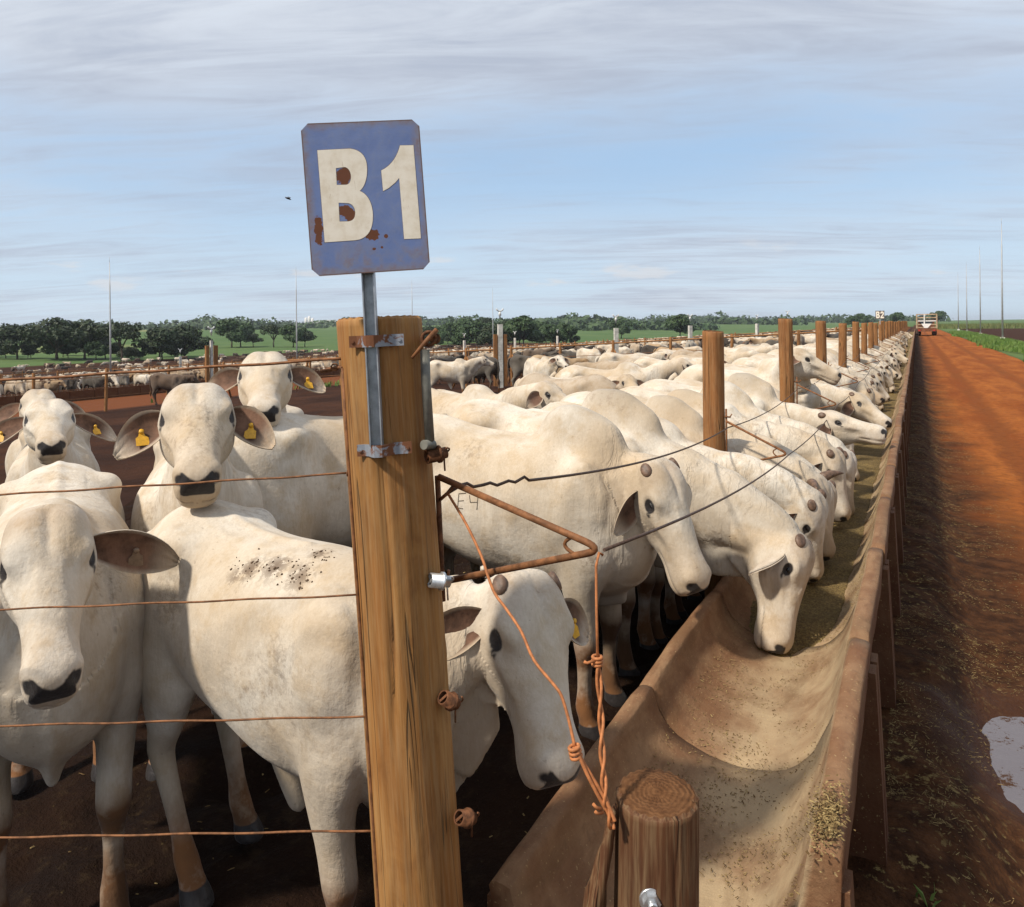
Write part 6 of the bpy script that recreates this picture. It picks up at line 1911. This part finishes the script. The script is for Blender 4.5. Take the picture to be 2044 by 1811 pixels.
# ------------------------------------------------------------------ vegetation
def leaf_material(name, c1, c2, c3):
    m, nt, b = new_mat(name)
    geo = nt.node('ShaderNodeNewGeometry'); oi = nt.node('ShaderNodeObjectInfo')
    r1 = geo.outputs['Random Per Island']
    n = nt.noise(geo.outputs['Position'], 0.6, 3, 0.6)
    col = nt.mix(r1, c1, c2)
    col = nt.mix(nt.math('MULTIPLY', nt.ramp(n, 0.4, 0.65), 0.5), col, c3)
    nt.put(b.inputs['Base Color'], col)
    b.inputs['Roughness'].default_value = 0.6
    b.inputs['Specular IOR Level'].default_value = 0.25
    return m
M_LEAFD = leaf_material('dark_foliage', (0.018, 0.036, 0.014), (0.040, 0.062, 0.024), (0.055, 0.055, 0.028))
M_LEAFM = leaf_material('mid_foliage', (0.030, 0.062, 0.020), (0.062, 0.098, 0.034), (0.045, 0.070, 0.030))
M_BARK = simple_mat('bark', (0.10, 0.075, 0.055), 0.9, 0, 0.2, 0.3, 8)
def leaf_cloud(rng, blobs, n, size):
    """n small leaf faces spread through the lobes of a crown"""
    w = np.array([b[3]*b[4] for b in blobs]); w = w/w.sum()
    idx = rng.choice(len(blobs), n, p=w); B = np.array(blobs)[idx]
    d = rng.randn(n, 3); d /= np.linalg.norm(d, axis=1)[:, None]
    rad = rng.rand(n)**0.33
    rad = 0.45+0.60*rad*(0.75+0.25*rng.rand(n))
    P = B[:, :3]+d*rad[:, None]*B[:, [3, 3, 4]]
    nrm = d+rng.randn(n, 3)*0.55+np.array([0, 0, 0.35]); nrm /= np.linalg.norm(nrm, axis=1)[:, None]
    a = np.cross(nrm, rng.randn(n, 3)); a /= np.linalg.norm(a, axis=1)[:, None]
    b = np.cross(nrm, a); s = size*(0.5+rng.rand(n)*0.9)
    a = a*s[:, None]; b = b*(s*0.62)[:, None]
    V = np.stack([P-a, P+b*0.9+nrm*0.1*size, P+a*1.1, P-b], 1).reshape(-1, 3)
    q = np.arange(n)*4
    F = np.stack([q, q+1, q+2, q+3], -1)
    return V, F
def mesh_np(name, V, F, mat):
    me = bpy.data.meshes.new(name); me.from_pydata(np.asarray(V).tolist(), [], np.asarray(F).tolist()); me.materials.append(mat); return me
def tree_mesh(seed, h, spread, flat, n, size, mat, low=0.58):
    rng = np.random.RandomState(seed); mb = MB()
    th_ = h*rng.uniform(0.28, 0.36)
    mb.tube([(0, 0, -0.3), (0.1*rng.randn(), 0.1*rng.randn(), th_*0.5), (0.2*rng.randn(), 0.2*rng.randn(), th_)], [0.32*h/9, 0.24*h/9, 0.2*h/9], 8)
    blobs = []; nb = rng.randint(6, 9)
    for k in range(nb):
        a = k*6.283/nb+rng.rand()*0.8; r = spread*rng.uniform(0.35, 0.75); z = h*rng.uniform(low, 0.84)
        e = np.array([math.cos(a)*r, math.sin(a)*r, z])
        mid = np.array([e[0]*0.4, e[1]*0.4, th_+(z-th_)*0.55])
        mb.tube([(0, 0, th_*0.9), tuple(mid), tuple(e)], [0.15*h/9, 0.09*h/9, 0.03*h/9], 6)
        blobs.append((e[0], e[1], e[2], spread*rng.uniform(0.30, 0.46), h*flat*rng.uniform(0.8, 1.2)))
    for k in range(5):
        a = rng.rand()*6.28; r = spread*rng.rand()*0.5
        blobs.append((math.cos(a)*r, math.sin(a)*r, h*rng.uniform(0.74, 0.92), spread*rng.uniform(0.26, 0.40), h*flat))
    V, F = leaf_cloud(rng, blobs, n, size)
    t = mb.mesh('trunk'); t.materials.append(M_BARK)
    return t, mesh_np('crown', V, F, mat)
TREES = [tree_mesh(1, 8.5, 8.0, 0.21, 3600, 0.42, M_LEAFD, 0.42), tree_mesh(2, 8.0, 6.6, 0.21, 3000, 0.42, M_LEAFD, 0.38), tree_mesh(3, 9.5, 5.6, 0.11, 1500, 0.34, M_LEAFD), tree_mesh(4, 7.6, 6.2, 0.17, 2200, 0.40, M_LEAFD, 0.45), tree_mesh(5, 9.0, 6.4, 0.22, 3000, 0.50, M_LEAFM, 0.36)]
def tree(px_, d, k, sc, label, group=None, rz=None):
    p = at_px(px_, 650, d); z = gz(p.x, p.y)
    t = empty('tree', (p.x, p.y, z), rf.uniform(0, 6) if rz is None else rz, label, 'tree', group)
    t.scale = (sc,)*3
    link_mesh('trunk', TREES[k][0], t); link_mesh('crown', TREES[k][1], t)
G1 = 'dark trees beyond the left pens'
tree(-50, 220, 1, 1.2, 'dark tree partly cut by the left picture edge', G1)
tree(34, 206, 1, 1.1, 'dense dark tree second from the left edge', G1)
tree(112, 199, 0, 1.2, 'broad dark tree, left half of the big dark clump', G1)
tree(168, 204, 0, 1.15, 'broad dark tree, right half of the big dark clump beside the mast', G1)
tree(242, 194, 2, 1.1, 'open crowned tree with visible limbs just right of the left mast', G1)
tree(318, 199, 3, 1.1, 'low dark tree left of the plank boxed lamp post', G1)
tree(368, 208, 0, 1.0, 'dark tree right behind the plank boxed lamp post', G1)
rb = random.Random(12)
for i in range(26):
    px_ = rb.uniform(-40, 415); tree(px_, rb.uniform(196, 236), rb.choice((0, 1, 3, 3, 4)), rb.uniform(0.35, 0.72) if 60 < px_ < 215 or px_ < 40 or 290 < px_ else rb.uniform(0.22, 0.4), 'smaller dark tree or bush among the trees beyond the left pens', 'smaller trees beyond the left pens')
G2 = 'paler trees in the green field on the left'
for px_, d, k, sc, lab in ((462, 300, 4, 1.15, 'greyish tree in the field right of the plank boxed lamp post'), (480, 310, 4, 1.0, 'greyish tree beside another in the field, right of the boxed post'), (505, 305, 3, 0.7, 'small bushy tree between the field trees'), (546, 300, 2, 1.0, 'round tree in the field left of the middle mast'), (585, 296, 4, 0.9, 'round tree in the field touching the middle mast'), (608, 300, 3, 0.85, 'low tree in the field right of the middle mast')):
    tree(px_, d, k, sc, lab, G2)
G3 = 'trees of the dark wood in the middle distance'
rw = random.Random(4)
for i in range(34):
    px_ = 760+i*11.5+rw.uniform(-6, 6)
    d = rw.uniform(250, 380)
    hgt = 0.95+0.55*math.exp(-((px_-962)/45)**2)+0.35*math.exp(-((px_-1055)/35)**2)+0.25*math.exp(-((px_-795)/30)**2)
    lab = 'tree of the dark wood in the middle distance'
    if i == 17: lab = 'tallest tree of the dark wood right of the sign post'
    tree(px_, d, rw.choice((4, 4, 1, 4)), hgt*rw.uniform(0.58, 1.0), lab, G3)
for px_, d, sc, lab in ((1357, 330, 1.1, 'lone round tree in the field before the far hills'), (1240, 420, 1.1, 'pale tree behind the second lamp post')):
    tree(px_, d, 4, sc, lab)
for px_, d, sc, lab in ((1700, 520, 0.8, 'low tree left of the B2 sign'), (1722, 540, 0.95, 'bushy tree left of the B2 sign'), (1790, 540, 0.9, 'tree right of the B2 sign'), (1872, 600, 1.0, 'small dark tree right behind the truck')):
    tree(px_, d, 4, sc, lab)
# far woods along the ridges: masses of leaf clumps
def wood(name, segs, label, mat, size, seed):
    rng = np.random.RandomState(seed); V = []; F = []; b = 0
    for x0, x1, d0, d1, h, n in segs:
        blobs = []
        m = max(6, int(abs(x1-x0)/9))
        for k in range(m):
            t = (k+rng.rand())/m; d = d0+(d1-d0)*rng.rand(); p = at_px(x0+(x1-x0)*t, 650, d)
            hh = h*(0.55+0.75*rng.rand()*rng.rand()+0.25*math.sin(t*9+x0))
            z = gz(p.x, p.y)
            blobs.append((p.x, p.y, z+hh*0.40, h*1.3, hh*0.55))
        v, f = leaf_cloud(rng, blobs, n, size); V.append(v); F.append(f+b); b += len(v)
    return tag(link_mesh(name, mesh_np(name, np.concatenate(V), np.concatenate(F), mat)), label, 'wood', kind='stuff')
wood('far_wood', [(185, 640, 900, 1000, 15, 2600), (430, 520, 820, 860, 13, 600), (660, 900, 1100, 1300, 12, 1500), (900, 1250, 800, 950, 13, 2500), (1230, 1690, 1250, 1500, 16, 3600), (1040, 1420, 620, 700, 9, 1600), (1420, 1600, 900, 1000, 9, 900), (1700, 1830, 1100, 1200, 12, 700), (560, 680, 1500, 1600, 12, 500), (1830, 1880, 1000, 1050, 12, 250)],
     'bluish line of woods along the far ridge', M_LEAFM, 3.0, 3)
# tall grass and weeds right of the road
M_GRASS = leaf_material('verge_grass', (0.075, 0.145, 0.028), (0.135, 0.215, 0.045), (0.17, 0.21, 0.065))
M_CANE = leaf_material('cane', (0.085, 0.115, 0.035), (0.17, 0.19, 0.070), (0.20, 0.18, 0.085))
def blades(name, pts, h0, h1, w, mat, label, cat, seed, lean=0.5):
    rng = np.random.RandomState(seed); n = len(pts)
    a = rng.rand(n)*6.283; h = h0+(h1-h0)*rng.rand(n); ln = lean*rng.rand(n)*h
    sd = np.stack([np.cos(a), np.sin(a), np.zeros(n)], -1)*w*(0.6+0.8*rng.rand(n))[:, None]
    b_ = rng.rand(n)*6.283
    tip = pts+np.stack([np.cos(b_)*ln, np.sin(b_)*ln, h], -1); mid = pts+np.stack([np.cos(b_)*ln*0.3, np.sin(b_)*ln*0.3, h*0.6], -1)
    V = np.stack([pts-sd, pts+sd, mid+sd*0.8, tip, mid-sd*0.8], 1).reshape(-1, 3); q = np.arange(n)*5
    F = [tuple(r) for r in np.stack([q, q+1, q+2, q+3, q+4], -1).tolist()]
    return tag(link_mesh(name, mesh_np(name, V, F, mat)), label, cat, kind='stuff')
rng = np.random.RandomState(21)
def field_pts(n, xf, y0, y1, pw=1.5):
    y = y0+(y1-y0)*rng.rand(n)**pw; lo, hi = xf(y); x = lo+(hi-lo)*rng.rand(n)
    return np.column_stack([x, y, ground_z(x, y)-0.04])
g = field_pts(16000, lambda y: (4.7+0.9*np.sin(y*0.21)*np.sin(y*0.067+1)+0*y, 7.8+0*y), 30, 150)
cl = fbm(g[:, 0], g[:, 1], 71, 3, 0.45)
g = g[cl > 0.36]; 
blades('verge_grass', g, 0.10, 0.38, 0.05, M_GRASS, 'rank green grass along the right edge of the red road', 'grass', 5)
rng = np.random.RandomState(22)
g = field_pts(9000, lambda y: (4.9+0*y, 12+0.12*y), 215, 340, 1.2)
blades('cane_stand', g[fbm(g[:, 0], g[:, 1], 75, 3, 0.12) > 0.40], 0.5, 1.3, 0.09, M_CANE, 'yellowish green cane growing beyond the grass', 'cane', 6, 0.35)
g = np.column_stack([rng.uniform(-33.5, -30.2, 1500), rng.uniform(10, 60, 1500)]); g = g[fbm(g[:, 0], g[:, 1], 78, 3, 0.35) > 0.56]
g = np.column_stack([g, ground_z(g[:, 0], g[:, 1])-0.03])
blades('alley_weeds', g, 0.08, 0.30, 0.05, M_GRASS, 'tufts of green weeds at the foot of the alley fence', 'grass', 7)
# tiny weeds under the trough wall
g = np.column_stack([rng.normal(0.02, 0.02, 14), rng.normal(2.55, 0.05, 14)]); g2 = np.column_stack([rng.normal(0.02, 0.02, 8), rng.normal(1.95, 0.05, 8)])
g = np.concatenate([g, g2]); g = np.column_stack([g, road_z(g[:, 0], g[:, 1])])
blades('weed_sprigs', g, 0.02, 0.06, 0.005, M_GRASS, 'small green sprigs sprouting under the trough wall', 'weeds', 8, 0.9)

# ------------------------------------------------------------------ the mill on the skyline, and a bird
M_MILL = simple_mat('mill_white', (0.72, 0.69, 0.66), 0.7, 0, 0.3, 0.08, 0.05)
p = at_px(640, 640, 2300); z = gz(p.x, p.y)
mill = empty('factory', (p.x, p.y, z-1), YAW, 'white factory buildings far off on the left skyline', 'factory')
for nm, x, w, h, dd in (('silo', -45, 9, 24, 9), ('silo', -35, 9, 28, 9), ('silo', -25, 9, 22, 9), ('hall', 28, 78, 15, 30), ('annex', -8, 22, 10, 20)):
    mb = MB()
    if nm == 'silo': mb.tube([(x, 0, 0), (x, 0, h), (x, 0, h+3)], [w/2, w/2, 0.5], 12)
    else: mb.rings([[Vector((x+sx*w/2, yy, zz)) for sx, zz in ((-1, 0), (-1, h), (0, h+3), (1, h), (1, 0))] for yy in (-dd/2, dd/2)], True, False)
    mb.build(nm, M_MILL, mill)
mb = MB(); c = Vector(at_px(575, 397, 14)); 
mb.tube([(-0.06, 0, 0), (-0.02, 0, 0.005), (0.03, 0, 0.005), (0.06, 0, 0.0)], [0.003, 0.016, 0.014, 0.004], 8)
bird = mb.build('bird', M_EYE); bird.location = c; bird.rotation_euler = (0.2, 0.35, 0.6)
tag(bird, 'tiny dark bird flying left of the blue sign', 'bird')
for sgn in (1, -1):
    mb = MB(); mb.add([(0.03, 0.01*sgn, 0.006), (-0.015, 0.01*sgn, 0.006), (-0.04, 0.10*sgn, 0.03), (-0.03, 0.14*sgn, 0.025), (0.02, 0.09*sgn, 0.035), (0.028, 0.01*sgn, 0.010), (-0.012, 0.01*sgn, 0.010)], [(0, 1, 2, 3, 4), (5, 6, 2, 3, 4)], False); mb.build('wing', M_EYE, bird)

# ------------------------------------------------------------------ air: far things fade to blue
hz = MB(); hz.box((0, 3400, 18), (21000, 14000, 56)); 
def haze_material():
    m = bpy.data.materials.new('haze'); m.use_nodes = True
    t = m.node_tree; t.nodes.clear()
    o = t.nodes.new('ShaderNodeOutputMaterial'); v = t.nodes.new('ShaderNodeVolumePrincipled')
    v.inputs['Color'].default_value = (0.86, 0.92, 1.0, 1); v.inputs['Density'].default_value = 0.000125
    v.inputs['Anisotropy'].default_value = 0.2
    t.links.new(v.outputs[0], o.inputs['Volume'])
    return m
tag(hz.build('haze', haze_material()), kind='stuff')
